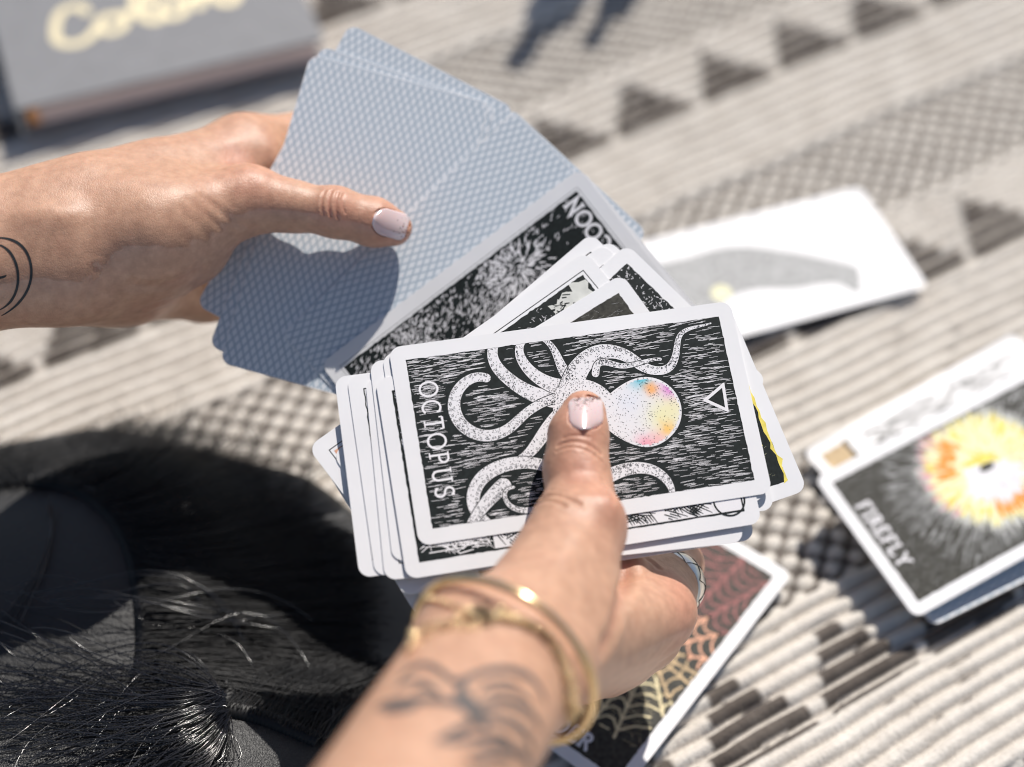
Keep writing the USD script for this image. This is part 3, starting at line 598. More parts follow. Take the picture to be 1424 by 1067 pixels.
# left arm and hand: enters from the left, thumb on the fan, fingers behind it
LH = [C((-330, 372, .548), (96, 304, .574), 24, 17.6, 6), C((-330, 420, .546), (96, 372, .568), 24, 17.4, 22),
      C((96, 304, .574), (180, 280, .584), 17.6, 16, 14), C((96, 372, .568), (170, 385, .588), 17.4, 16.5, 14),
      C((150, 285, .579), (336, 206, .612), 15.5, 11, 14),                   # index metacarpal
      C((240, 255, .589), (362, 222, .604), 12, 8, 14), C((150, 320, .592), (340, 250, .622), 15.5, 11.5, 12), C((150, 350, .600), (325, 310, .630), 15.5, 11.5, 12),
      C((150, 378, .590), (286, 402, .622), 17, 12.5, 12),                      # little finger side
      C((140, 330, .572), (215, 322, .570), 17, 16, 14), C((215, 322, .570), (345, 277, .580), 16, 11.2, 14),   # thumb metacarpal
      C((205, 352, .580), (265, 345, .586), 16.5, 12.5, 14),                    # ball of the thumb
      C((345, 279, .580), (405, 287, .580), 10.8, 8.7, 8), C((405, 287, .580), (466, 295, .580), 8.6, 8.8, 5),
      C((466, 295, .580), (520, 309, .583), 8.8, 8.4, 4), C((520, 309, .583), (548, 317, .5855), 8.3, 6.6, 4),
      C((336, 206, .612), (430, 188, .632), 11, 9.8, 10), C((430, 188, .632), (505, 290, .632), 9, 7.5, 4),      # fingers behind the cards
      C((340, 250, .622), (450, 275, .640), 11, 9, 6), C((450, 275, .640), (540, 350, .632), 9, 7.5, 4),
      C((325, 310, .630), (430, 345, .642), 11, 8.5, 6), C((430, 345, .642), (505, 410, .630), 8.5, 7.2, 4),
      C((286, 402, .622), (372, 405, .636), 11.5, 8, 6), C((372, 405, .636), (440, 440, .624), 8, 6.6, 4)]
# right arm and hand: from the bottom, thumb on the octopus card, fingers curled beneath the stack
RH = [C((398, 1330, .365), (661, 897, .467), 19, 16.6, 6), C((468, 1330, .36), (736, 925, .470), 19, 16.6, 20),
      C((661, 897, .467), (735, 847, .487), 16.4, 14.2, 10), C((736, 925, .470), (790, 870, .495), 16.6, 14, 12),
      C((744, 852, .485), (805, 740, .516), 15.2, 13.6, 8), C((755, 820, .496), (777, 778, .507), 14.2, 13.6, 7),     # thumb metacarpal and its ball
      C((801, 740, .516), (785, 850, .494), 13.8, 16, 6),
      C((806, 728, .516), (806, 682, .524), 14.8, 10.4, 4), C((806, 682, .524), (801, 650, .528), 10.2, 10.2, 4),
      C((801, 650, .528), (805, 604, .532), 10.2, 9.4, 4), C((805, 604, .532), (812, 574, .535), 9.4, 7.4, 4),
      C((785, 895, .490), (914, 850, .545), 14, 12.2, 7),                       # index metacarpal
      C((775, 915, .497), (900, 880, .560), 13, 11.5, 10), C((755, 925, .503), (868, 905, .568), 13, 11, 10), C((740, 930, .508), (838, 925, .572), 13, 10.5, 10),
      C((868, 800, .543), (926, 805, .568), 8.8, 8.8, 7),                         # web of the thumb
      C((914, 850, .545), (939, 786, .583), 12.2, 9.6, 6), C((939, 786, .583), (880, 705, .594), 9.4, 8, 4), C((880, 705, .594), (800, 660, .578), 8, 7, 4),
      C((900, 880, .560), (915, 805, .596), 11.4, 9.2, 5), C((915, 805, .596), (830, 730, .598), 9, 8, 4), C((830, 730, .598), (750, 680, .578), 8, 7, 4),
      C((868, 905, .568), (875, 820, .598), 10.8, 9, 5), C((875, 820, .598), (790, 760, .594), 8.6, 7.6, 4), C((790, 760, .594), (720, 705, .577), 7.6, 6.8, 4),
      C((838, 925, .572), (830, 840, .594), 10, 8, 5), C((830, 840, .594), (750, 790, .585), 7.6, 6.6, 4)]
parts = []
for prims, in ((LH,), (RH,)):
    ends = np.array([q for a, b, *_ in prims for q in (a, b)])
    parts.append(surface(lambda p: field(prims, p), ends.min(0) - .032, ends.max(0) + .032, .0012))
BV = np.vstack([parts[0][0], parts[1][0]]); BF = np.vstack([parts[0][1], parts[1][1] + len(parts[0][0])])
BF3 = np.vstack([BF[:, [0, 1, 2]], BF[:, [0, 2, 3]]])
tmesh = trimesh.Trimesh(BV, BF3, process=False)
# finer triangles on the thumbs, where the folds are
near_thumb = np.zeros(len(BF3), bool); cen = BV[BF3].mean(1)
for a, b in ((P(330, 275, .58), P(560, 320, .58)), (P(800, 760, .51), P(815, 560, .53))):
    ab = b - a; t = np.clip((cen - a) @ ab / (ab @ ab), 0, 1); near_thumb |= np.linalg.norm(cen - a - t[:, None] * ab, axis=1) < .022
tmesh = tmesh.subdivide(np.nonzero(near_thumb)[0])
def cast(pix, mesh, back=False):
    pix = np.asarray(pix, float); d = np.array([ray(*q) for q in pix]); o = np.tile(EYE, (len(d), 1))
    loc, ri, ti = mesh.ray.intersects_location(o, d, multiple_hits=False)
    out = np.full((len(pix), 3), np.nan); nrm = out.copy(); out[ri] = loc; nrm[ri] = mesh.face_normals[ti]
    return out, nrm
vn = np.array(tmesh.vertex_normals); BVv = np.array(tmesh.vertices); push = np.zeros(len(BVv)); red = np.zeros(len(BVv))
def crease(pix, depth, width, soft=None):
    """a fold pressed into the skin along a line of the photograph (raised lips beside it)"""
    q, _ = cast(spline(pix, 14), tmesh); q = q[~np.isnan(q[:, 0])]
    if len(q) < 2: return
    from scipy.spatial import cKDTree
    q = np.vstack([q[:-1] + (q[1:] - q[:-1]) * t for t in (0, .25, .5, .75)] + [q[-1:]])
    d, ix = cKDTree(q).query(BVv, distance_upper_bound=width * mmr * 4)
    ok = np.isfinite(d); dd = d[ok] / (width * mmr)
    push[ok] += depth * mmr * (-np.exp(-dd ** 2) + .35 * np.exp(-(dd - 1.9) ** 2 * 1.6))
# left thumb joint, thumb root, palm folds, wrist
for q, dp, wd_ in [(((452, 266), (447, 279), (449, 297)), .34, .55), (((461, 266), (457, 280), (459, 300)), .42, .55), (((470, 268), (467, 282), (470, 304)), .32, .55), (((478, 270), (476, 281), (480, 296)), .24, .5),
                   (((264, 282), (290, 302), (318, 322), (345, 333)),   .17, 1.7), (((280, 275), (308, 296), (332, 312), (362, 320)), .24, 1.5), (((252, 292), (276, 312), (300, 335), (325, 345)), .12, 1.7), (((240, 305), (255, 330), (282, 352)), .08, 1.7),
                   (((132, 372), (126, 390), (118, 412), (112, 436)), .35, 1.3), 
                   (((185, 395), (215, 398), (250, 388), (282, 372)), .45, 2.2), (((200, 430), (225, 420), (255, 415)), .35, 1.8),
                   
                   # right thumb
                   (((776, 621), (795, 615), (818, 619), (836, 632)), .42, .55), (((774, 628), (795, 622), (816, 627), (838, 643)), .34, .5), (((784, 610), (800, 606), (820, 609)), .24, .5),
                   (((752, 694), (772, 690), (795, 697), (806, 703)), .6, .8), (((744, 703), (764, 699), (786, 706)), .4, .7), (((765, 682), (780, 684), (800, 691)), .26, .6), (((838, 668), (845, 682), (848, 700)), .3, .9),
                   (((868, 770), (895, 775), (915, 790)), .5, 1.2), (((872, 775), (866, 810), (858, 855), (838, 900)), 1.3, 3.0)]:
    crease(q, dp, wd_)
# slight unevenness of flesh and bone
push += (.5 * mmr) * (fbm(BVv * 55, 3, 3) - .5) + .10 * mmr * (fbm(BVv * 420, 2, 8) - .5)
def bulge(px, r_mm, amt, hit=None):
    q, _ = cast([px], tmesh)
    if not np.isnan(q[0, 0]): push[:] += amt * mmr * np.exp(-((BVv - q[0]) ** 2).sum(1) / (r_mm * mmr) ** 2)
bulge((62, 305), 11, 1.2); bulge((850, 702), 6.5, 2.0); bulge((762, 706), 6, .8); bulge((800, 668), 6, -.5); bulge((940, 868), 8, 1.3); bulge((255, 272), 9, 1.0); bulge((375, 240), 8, .2)
bulge((322, 214), 9, -1.0); bulge((95, 262), 9, -.6)
tend = lambda a, b, amt, w_: [bulge((a[0] + (b[0] - a[0]) * t, a[1] + (b[1] - a[1]) * t), w_, amt) for t in np.linspace(0, 1, 9)]
tend((140, 262), (330, 195), .35, 4); tend((20, 300), (110, 300), .4, 5); tend((800, 745), (745, 860), .45, 4); tend((690, 850), (640, 1000), .35, 3.5); tend((728, 860), (690, 1010), .3, 3.5); tend((900, 850), (800, 905), .4, 4)
BVv = BVv + vn * push[:, None]
# redder knuckles, finger ends and folds: the skin's own colour
for pxs, r_mm, amt in [((545, 318), 9, .7), ((470, 290), 8, .45), ((345, 250), 12, .35), ((812, 575), 10, .7), ((806, 640), 9, .4), ((850, 700), 12, .4), ((955, 860), 13, .55), ((330, 205), 14, .2), ((935, 800), 9, .4), ((240, 420), 16, .3)]:
    q, _ = cast([pxs], tmesh)
    if not np.isnan(q[0, 0]): red += amt * np.exp(-((BVv - q[0]) ** 2).sum(1) / (r_mm * mmr) ** 2)
red = np.clip(red + .35 * (fbm(BVv * 130, 3, 21) - .5) + np.clip(-push / mmr - .25, 0, .5) * .6, 0, 1)
mat('skin', {'tc': ('texture_coordinate', {}), 'at': ('attribute', {'attribute': 'flush'}), 'n': ('noise_texture', {'scale': 240.0, 'detail': 5.0, 'roughness': .65}),
    'mx': ('mix', {'color1': (.545, .32, .215), 'color2': (.545, .225, .155)}), 'rv': ('rgb_ramp', {'ramp': [(.28, (.68, .62, .60)), (.68, (1.08, 1.08, 1.08))]}), 'ml': ('mix', {'mix_type': 'multiply', 'fac': .7}),
    'v': ('voronoi_texture', {'feature': 'distance_to_edge', 'scale': 1150.0}), 'mp': ('mapping', {'scale': (1, .62, .8)}), 'vr': ('math', {'math_type': 'minimum', 'value2': .16}),
    'n2': ('noise_texture', {'scale': 700.0, 'detail': 3.0}), 'hs': ('math', {'math_type': 'multiply_add', 'value2': 2.2}),
    'b': ('bump', {'strength': .42, 'distance': .0002}),
    'p': ('principled_bsdf', {'roughness': .46, 'specular_ior_level': .45, 'subsurface_weight': .16, 'subsurface_scale': .0016, 'subsurface_radius': (1.0, .38, .2), 'subsurface_method': 'random_walk', 'coat_weight': .03, 'coat_roughness': .35})},
    [('tc.object', 'n.vector'), ('at.fac', 'mx.fac'), ('n.fac', 'rv.fac'), ('mx.color', 'ml.color1'), ('rv.color', 'ml.color2'), ('ml.color', 'p.base_color'),
     ('tc.object', 'mp.vector'), ('mp.vector', 'v.vector'), ('v.distance', 'vr.value1'), ('tc.object', 'n2.vector'), ('vr.value', 'hs.value1'), ('n2.fac', 'hs.value3'), ('hs.value', 'b.height'), ('b.normal', 'p.normal')])
SKIN = '/World/Looks/skin'
man = thing('person', 'person in black fringed clothes holding cards in both hands, tattooed wrists', 'person')
skin = trimesh.Trimesh(BVv, np.array(tmesh.faces), process=False)

# nails
NAIL = mat('nail_varnish', {'a': ('attribute', {'attribute': 'tip'}), 'r': ('rgb_ramp', {'ramp': [(0, (.80, .68, .68)), (.1, (.61, .43, .41)), (.5, (.65, .48, .47)), (1, (.72, .57, .56))]}),
    'p': ('principled_bsdf', {'roughness': .16, 'specular_ior_level': .6, 'coat_weight': .8, 'coat_roughness': .06, 'subsurface_weight': .15, 'subsurface_scale': .001})}, [('a.fac', 'r.fac'), ('r.color', 'p.base_color')])
GLIT = plain('copper_glitter', (.72, .38, .26), .25, .5, metallic=.9)
press = []
def nail(base, tip, half, glitter=0, label=None, seed=0):
    """a nail plate from the cuticle (photograph pixel) to the free edge, half its width in pixels"""
    base, tip = np.array(base, float), np.array(tip, float); ax = tip - base; pr = np.array([-ax[1], ax[0]]) / np.linalg.norm(ax)
    nu, nv = 17, 19; U_, V_ = np.meshgrid(np.linspace(-1, 1, nu), np.linspace(0, 1, nv), indexing='ij')
    wid = half * np.where(V_ < .35, np.sqrt(np.clip(1 - ((.35 - V_) / .38) ** 2, .03, 1)), np.where(V_ > .8, np.sqrt(np.clip(1 - ((V_ - .8) / .24) ** 2 * .8, .05, 1)), 1))
    pix = base + V_[..., None] * ax + (U_ * wid)[..., None] * pr
    q, nn_ = cast(pix.reshape(-1, 2), skin)
    bad = np.isnan(q[:, 0])
    if bad.any():
        good = ~bad; from scipy.spatial import cKDTree
        dmean = np.nanmean((q - EYE) @ FW)
        near = cKDTree(pix.reshape(-1, 2)[good]).query(pix.reshape(-1, 2)[bad])[1]
        dn = ((q[good] - EYE) @ FW)[near]; q[bad] = [P(*p_, d_) for p_, d_ in zip(pix.reshape(-1, 2)[bad], dn + .0004)]; nn_[bad] = nn_[good][near]
    # fair the plate: a quadratic through the skin, lifted a little
    dep = (q - EYE) @ FW; A = np.stack([np.ones(nu * nv), U_.ravel(), V_.ravel(), U_.ravel() ** 2, V_.ravel() ** 2, U_.ravel() * V_.ravel()], 1)
    co = np.linalg.lstsq(A[~bad], dep[~bad], rcond=None)[0]; dep2 = A @ co - .0003
    q = np.array([P(*p_, d_) for p_, d_ in zip(pix.reshape(-1, 2), dep2)])
    ii, jj = np.meshgrid(np.arange(nu - 1), np.arange(nv - 1), indexing='ij'); k = ii * nv + jj
    f = np.stack([k, k + 1, k + nv + 1, k + nv], -1).reshape(-1, 4)
    top = trimesh.Trimesh(q, np.vstack([f[:, [0, 1, 2]], f[:, [0, 2, 3]]]), process=False)
    if (top.face_normals @ view).mean() < 0: top.faces = top.faces[:, ::-1]
    rim = np.concatenate([np.arange(nv), np.arange(1, nu) * nv + nv - 1, (nu - 1) * nv + np.arange(nv - 2, -1, -1), np.arange(nu - 2, 0, -1) * nv])
    low = q[rim] - view * .0008; vv = np.vstack([q, low]); m_ = len(rim); press.append((base, ax, pr, half, co)); kk = np.arange(m_); sd = np.stack([rim, rim[(kk + 1) % m_], nu * nv + (kk + 1) % m_, nu * nv + kk], 1)
    ff = np.vstack([top.faces, sd[:, [0, 1, 2]], sd[:, [0, 2, 3]]])
    pth = obj('thumb_nail', (vv, ff), NAIL, man, smooth=50 if False else True); primvar(pth, 'tip', np.concatenate([V_.ravel(), np.ones(m_)]))
    if label: tag(stage.GetPrimAtPath(pth), label)
    if glitter:
        r = np.random.default_rng(seed); out = []
        fits = lambda u, v: np.array([1, u, v, u * u, v * v, u * v]) @ co
        for _ in range(glitter):
            v_ = 1 - abs(r.normal(0, .16)); u_ = r.uniform(-.85, .95)
            if u_ > .45 and r.uniform() < .5: v_ = r.uniform(.45, 1)
            pp = base + v_ * ax + u_ * half * .92 * pr; s_ = r.uniform(.6, 1.5); an = r.uniform(0, 6.28, 1) + np.array([0, 2.1, 4.2]); dd = fits(u_, v_) - .00037
            out.append(np.array([P(pp[0] + s_ * math.cos(t), pp[1] + s_ * math.sin(t), dd + r.normal(0, .00005)) for t in an]))
        vv = np.vstack(out); obj('glitter', (vv, np.arange(len(vv)).reshape(-1, 3)[:, ::-1]), GLIT, pth)
nail((519, 304), (566, 318), 19, 26, 'pale lilac thumb nail of the left hand', 3)
nail((816, 597), (814, 553), 24, 150, 'pale pink thumb nail with copper glitter at its tip', 4)

pv = (BVv - EYE); pd = pv @ FW; px_ = np.stack([712 + FPX * (pv @ RT) / pd, 533.5 - FPX * (pv @ UP) / pd], 1); facing = vn @ view > -.1
for base, ax, pr, half, co in press:
    L2 = ax @ ax; v_ = (px_ - base) @ ax / L2; u_ = (px_ - base) @ pr / half
    wv_ = np.where(v_ < .35, np.sqrt(np.clip(1 - ((.35 - v_) / .38) ** 2, 0, 1)), np.where(v_ > .8, np.sqrt(np.clip(1 - ((v_ - .8) / .24) ** 2 * .8, .0, 1)), 1))
    ins = facing & (v_ > -.02) & (v_ < 1.08) & (np.abs(u_) < wv_ * .98 + .03); U1, V1 = u_[ins] / np.maximum(wv_[ins], .2), v_[ins]; U1 = np.clip(U1, -1, 1)
    pl = np.stack([np.ones(len(U1)), U1, V1, U1 * U1, V1 * V1, U1 * V1], 1) @ co + .00035
    nd = np.maximum(pd[ins], pl); BVv[ins] = EYE + (BVv[ins] - EYE) * (nd / pd[ins])[:, None]
skin_path = obj('body', (BVv, np.array(tmesh.faces)), SKIN, man, smooth=True); primvar(skin_path, 'flush', red)
skin = trimesh.Trimesh(BVv, np.array(tmesh.faces), process=False)

# tattoos: ink lines lying in the skin
INKED = plain('tattoo_ink', (.030, .034, .036), .5, .35, var=.2, scale=300)
INKSOFT = plain('faded_tattoo_ink', (.105, .09, .085), .5, .35, var=.3, scale=260)
def tattoo(lines, width, m, name, label, lift=.00013):
    out = []
    for ln in lines:
        pts = spline(ln[0] if isinstance(ln, tuple) and not np.isscalar(ln[0][0]) and len(ln) == 2 and np.isscalar(ln[1]) else ln, 10); wd = ln[1] if isinstance(ln, tuple) and len(ln) == 2 and np.isscalar(ln[1]) else width
        t = np.gradient(pts, axis=0); t /= np.linalg.norm(t, axis=1, keepdims=True) + 1e-9; nn_ = np.stack([-t[:, 1], t[:, 0]], 1)
        prof = wd * (.95 if lift > .00014 else 1) / 2 * np.clip(np.sin(np.linspace(.18, math.pi - .18, len(pts))) * 1.5, 0, 1)[:, None]
        rows = [cast(pts + nn_ * prof * s, skin) for s in (-1, -.33, .33, 1)]
        v = np.stack([r[0] + r[1] * lift for r in rows], 1); n_ = len(pts)
        ok = ~np.isnan(v).any((1, 2)); idx = np.arange(n_ * 4).reshape(n_, 4)
        for k in range(n_ - 1):
            if ok[k] and ok[k + 1] and np.linalg.norm(v[k] - v[k + 1], axis=1).max() < .006:
                for c_ in range(3): out.append(np.array([v[k, c_], v[k, c_ + 1], v[k + 1, c_ + 1], v[k + 1, c_]]))
    vv = np.vstack(out); f = np.arange(len(vv)).reshape(-1, 4)
    pth = obj(name, (vv, f[:, ::-1]), m, man); tag(stage.GetPrimAtPath(pth), label)
tattoo([[(-6, 331), (14, 333), (32, 344), (43, 368), (41, 396), (27, 420), (2, 439)], [(-6, 340), (10, 347), (22, 366), (25, 392), (17, 416), (-4, 432)], [(-8, 386), (2, 386), (9, 383)]], 3.6, INKED, 'wrist_tattoo', 'thin black looped lines tattooed inside the left wrist')
wing = [([(556, 946), (567, 933), (586, 925), (604, 929), (619, 940), (630, 948), (645, 946), (664, 937), (686, 931), (712, 931), (734, 940), (751, 959), (757, 976)], 8.9), ([(549, 961), (564, 950), (582, 948), (601, 955), (612, 964)], 6.7), ([(575, 966), (590, 957), (603, 961), (616, 969)], 5.2), ([(523, 987), (538, 979), (560, 976), (590, 974), (619, 976), (642, 983), (656, 996), (671, 1005)], 10.4), ([(530, 990), (549, 987), (567, 985), (582, 979)], 9.7), ([(627, 946), (645, 955), (636, 966), (649, 979), (664, 984), (682, 979), (708, 979), (734, 990), (750, 1015)], 11.9), ([(664, 968), (682, 950), (701, 948), (723, 954)], 6.7), ([(675, 966), (697, 961), (720, 965), (738, 979)], 6.7), ([(604, 1031), (627, 1021), (649, 1010), (668, 1000), (686, 999), (712, 1006), (731, 1022), (738, 1044)], 12.6), ([(612, 1032), (642, 1031), (664, 1026), (686, 1021), (705, 1031), (712, 1052)], 9.7), ([(645, 961), (656, 979), (668, 998), (675, 1016)], 16.3), ([(656, 1047), (679, 1039), (701, 1039), (723, 1047), (735, 1067)], 12.6), ([(649, 1055), (664, 1062), (686, 1057), (712, 1063)], 11.1)]
tattoo(wing, 10, INKSOFT, 'forearm_tattoo', 'faded grey winged tattoo on the right forearm', .00016)

# clothes: black trousers over two bent legs
HIDE = mat('black_cloth', {'tc': ('texture_coordinate', {}), 'v': ('voronoi_texture', {'scale': 2400.0, 'feature': 'smooth_f1'}), 'n': ('noise_texture', {'scale': 1300.0, 'detail': 3.0}), 'ad': ('math', {'math_type': 'add'}),
    'b': ('bump', {'strength': .9, 'distance': .00025}), 'r': ('rgb_ramp', {'ramp': [(.3, (.010, .010, .011)), (.7, (.022, .022, .023))]}), 'p': ('principled_bsdf', {'roughness': .46, 'specular_ior_level': .5})},
    [('tc.object', 'v.vector'), ('tc.object', 'n.vector'), ('v.distance', 'ad.value1'), ('n.fac', 'ad.value2'), ('ad.value', 'b.height'), ('b.normal', 'p.normal'), ('n.fac', 'r.fac'), ('r.color', 'p.base_color')])
def onto(px, py, r):            # a point a little above the rug, resting height r
    return G(px, py, r)
ZN = np.array([0, 0, 1.0])
legs = [(onto(-330, 930, .004), onto(110, 850, .008), .085, .080, .02, ZN, 2.6), (onto(110, 850, .004), onto(330, 850, .002), .080, .060, .04, ZN, 4.2), (onto(330, 850, .002), onto(430, 880, .0), .060, .042, .03, ZN, 4.2),
        (onto(-200, 1230, .004), onto(250, 1130, .004), .066, .056, .012, ZN, 1.45), (onto(250, 1130, .004), onto(500, 1060, .0), .056, .040, .02, ZN, 1.7)]
legf = lambda p: field(legs, p) + .004 * (fbm(p * 26, 3, 4) - .5)
ends = np.array([q for a, b, *_ in legs for q in (a, b)])
lv, lf = surface(legf, ends.min(0) - .09, ends.max(0) + .09, .003)
cl = obj('trousers', (lv, lf), HIDE, man, smooth=True); legm = trimesh.Trimesh(lv, np.vstack([lf[:, [0, 1, 2]], lf[:, [0, 2, 3]]]), process=False)

# fringe: twisted threads that hang from braided trims across the legs
THREAD = plain('black_thread', (.007, .007, .008), .5, .35)
r_ = np.random.default_rng(77); strands = []; beaded = []
def drape(pix, lift, m=12):
    pts = spline(pix, max(2, m // (len(pix) - 1))); q, n_ = cast(pts, legm); d = (q - EYE) @ FW
    gnd = np.array([((G(*p_, .004) - EYE) @ FW) for p_ in pts]); d = np.where(np.isnan(d), gnd, np.minimum(d, gnd))
    from scipy.ndimage import gaussian_filter1d
    d = np.minimum(d, gaussian_filter1d(d, 1.5)) - lift
    return np.array([P(*p_, d_) for p_, d_ in zip(pts, d)])
def fringe(trim, flows, n, jitter=14, lift=(.0012, .006), into=strands):
    """trim: line of origin; flows: end line reached, both sampled together with a middle line"""
    T0, Tm, T1 = [spline(q, 30) for q in (trim, *flows)]
    for k in range(n):
        u = r_.uniform(0, 1); s = [q[int(u * (len(q) - 1))] for q in (T0, Tm, T1)]; ln = r_.uniform(.75, 1.12)
        a0 = s[0] + r_.normal(0, 2, 2); m0 = s[1] + r_.normal(0, jitter * .6, 2); e0 = s[1] + (s[2] - s[1]) * ln + r_.normal(0, jitter, 2)
        wob = m0 * .5 + e0 * .5 + r_.normal(0, jitter * .35, 2)
        into.append(drape([a0, m0, wob, e0], r_.uniform(*lift)))
t1 = [(40, 672), (95, 676), (140, 702), (176, 752), (193, 815), (200, 890), (188, 965)]
fringe(t1[:3] + t1[3:5], ([(60, 640), (170, 650), (270, 690), (330, 760), (340, 830)], [(110, 606), (235, 590), (370, 650), (470, 730), (505, 820)]), 620, 6)
fringe(t1[3:], ([(320, 770), (340, 840), (300, 955)], [(480, 740), (520, 840), (450, 985)]), 560, 6)
fringe([(0, 672), (40, 668), (95, 672)], ([(-20, 640), (40, 640), (110, 640)], [(-10, 615), (90, 615), (200, 618)]), 200, 6)
t2 = [(308, 958), (314, 970), (312, 986), (330, 992), (380, 1006), (440, 1030)]
fringe([(300, 955), (312, 965), (312, 985)], ([(190, 930), (170, 985), (230, 1030)], [(-20, 880), (-30, 1000), (90, 1080)]), 95, 40, (.003, .014), beaded)
fringe([(300, 955), (312, 965), (312, 985)], ([(190, 930), (170, 985), (230, 1030)], [(-20, 880), (-30, 1000), (90, 1080)]), 60, 34, (.001, .006))
fringe([(312, 985), (318, 1000), (314, 1010)], ([(240, 1030), (270, 1050), (300, 1060)], [(100, 1090), (190, 1100), (270, 1110)]), 60, 20, (.002, .009), beaded)
fringe([(312, 985), (318, 1000), (314, 1010)], ([(240, 1030), (270, 1050), (300, 1060)], [(100, 1090), (190, 1100), (270, 1110)]), 90, 18, (.001, .006))
fringe([(318, 978), (380, 1000), (455, 1030)], ([(390, 930), (450, 940), (500, 960)], [(470, 900), (520, 915), (545, 935)]), 240, 7)
fringe([(318, 978), (380, 1000), (455, 1030)], ([(330, 960), (395, 978), (470, 1005)], [(345, 940), (412, 955), (485, 980)]), 46, 6, (.002, .004), beaded)
fringe([(62, 690), (72, 692), (66, 700)], ([(60, 770), (58, 790), (66, 780)], [(8, 868), (-10, 900), (40, 850)]), 7, 5, (.0006, .002), beaded)
for _ in range(11):
    a0 = np.array([r_.uniform(-10, 120), r_.uniform(820, 900)]); beaded.append(drape([a0, a0 + (r_.uniform(90, 140), r_.normal(-4, 10)), a0 + (r_.uniform(190, 260), r_.normal(0, 24)), a0 + (r_.uniform(270, 360), r_.normal(30, 30))], r_.uniform(.002, .012)))
for _ in range(130):             # ends that stand out past the knee onto the rug
    a0 = np.array([r_.uniform(120, 430), 0]); a0[1] = np.interp(a0[0], (120, 250, 430), (640, 622, 690)); strands.append(drape([a0, a0 + r_.normal((10, -22), 9), a0 + r_.normal((16, -46), 16)], r_.uniform(.0005, .004)))
from scipy.interpolate import interp1d
def resample(q):
    L_ = np.concatenate([[0], np.cumsum(np.linalg.norm(np.diff(q, axis=0), axis=1))]); n_ = int(np.clip(L_[-1] / .00062, 8, 170)); return interp1d(L_, q, axis=0, kind='quadratic')(np.linspace(0, L_[-1], n_))
def threads(name, lines, fat, thin, m, label):
    lines = [resample(q) for q in lines if len(q) > 4 and np.linalg.norm(np.diff(q, axis=0), axis=1).sum() < .25]
    cv = UsdGeom.BasisCurves.Define(stage, man + '/' + name); cv.CreateTypeAttr('linear'); cv.CreateWrapAttr('nonperiodic')
    pts = np.vstack(lines).astype(np.float32); cv.CreatePointsAttr(Vt.Vec3fArray.FromNumpy(pts)); cv.CreateCurveVertexCountsAttr([len(q) for q in lines])
    cv.CreateWidthsAttr(Vt.FloatArray.FromNumpy(np.concatenate([np.where(np.arange(len(q)) % 2, fat, thin) for q in lines]).astype(np.float32))); cv.SetWidthsInterpolation('vertex')
    UsdShade.MaterialBindingAPI.Apply(cv.GetPrim()).Bind(UsdShade.Material.Get(stage, '/World/Looks/' + m)); tag(cv, label, kind='stuff')
BEADED = plain('beaded_thread', (.010, .010, .013), .2, .9)
threads('fringe', strands, .00036, .00020, 'black_thread', 'long black thread fringe'); threads('twisted_threads', beaded,   .00052, .00020, 'beaded_thread', 'glinting twisted black threads')
def tube(pts, r, sides=8, closed=False):
    pts = np.asarray(pts, float); n = len(pts); t = (np.roll(pts, -1, 0) - np.roll(pts, 1, 0)) if closed else np.gradient(pts, axis=0); t /= np.linalg.norm(t, axis=1, keepdims=True) + 1e-12
    u = np.cross(t[0], [0.3, .5, .8]); u /= np.linalg.norm(u); us = []
    for k in range(n): u = u - t[k] * (u @ t[k]); u /= np.linalg.norm(u); us.append(u)
    us = np.array(us); w = np.cross(t, us); a = np.arange(sides) * 2 * math.pi / sides; r = np.broadcast_to(r, (n,))
    v = pts[:, None] + r[:, None, None] * (np.cos(a)[None, :, None] * us[:, None] + np.sin(a)[None, :, None] * w[:, None]); v = v.reshape(-1, 3)
    i_, j_ = np.meshgrid(np.arange(n if closed else n - 1), np.arange(sides), indexing='ij'); i2 = (i_ + 1) % n
    f = np.stack([i_ * sides + j_, i2 * sides + j_, i2 * sides + (j_ + 1) % sides, i_ * sides + (j_ + 1) % sides], -1).reshape(-1, 4)
    f = np.vstack([f[:, [0, 1, 2]], f[:, [0, 2, 3]]])
    if not closed:
        e = (n - 1) * sides; f = np.vstack([f, [[0, q + 1, q] for q in range(1, sides - 1)], [[e, e + q, e + q + 1] for q in range(1, sides - 1)]])
    return trimesh.Trimesh(v, f, process=False)
for ln in (t1, t2):
    c_ = drape(ln, .0012, 120); acc = []
    t = np.gradient(c_, axis=0); t /= np.linalg.norm(t, axis=1, keepdims=True); sd = np.cross(t, view); sd /= np.linalg.norm(sd, axis=1, keepdims=True) + 1e-9
    L_ = np.concatenate([[0], np.cumsum(np.linalg.norm(np.diff(c_, axis=0), axis=1))]); fine = np.linspace(0, L_[-1], 420)
    I3 = lambda A: np.stack([np.interp(fine, L_, A[:, q]) for q in range(3)], 1); c_, sd = I3(c_), I3(sd)
    for ph in (0, 2.09, 4.19):
        an = fine / .0042 * 2 * math.pi + ph; acc.append(tube(c_ + sd * (np.sin(an) * .0028)[:, None] + view * (np.cos(2 * an) * .0010)[:, None], .00105, 7))
    obj('braided_trim', trimesh.util.concatenate(acc), THREAD, man, smooth=True)

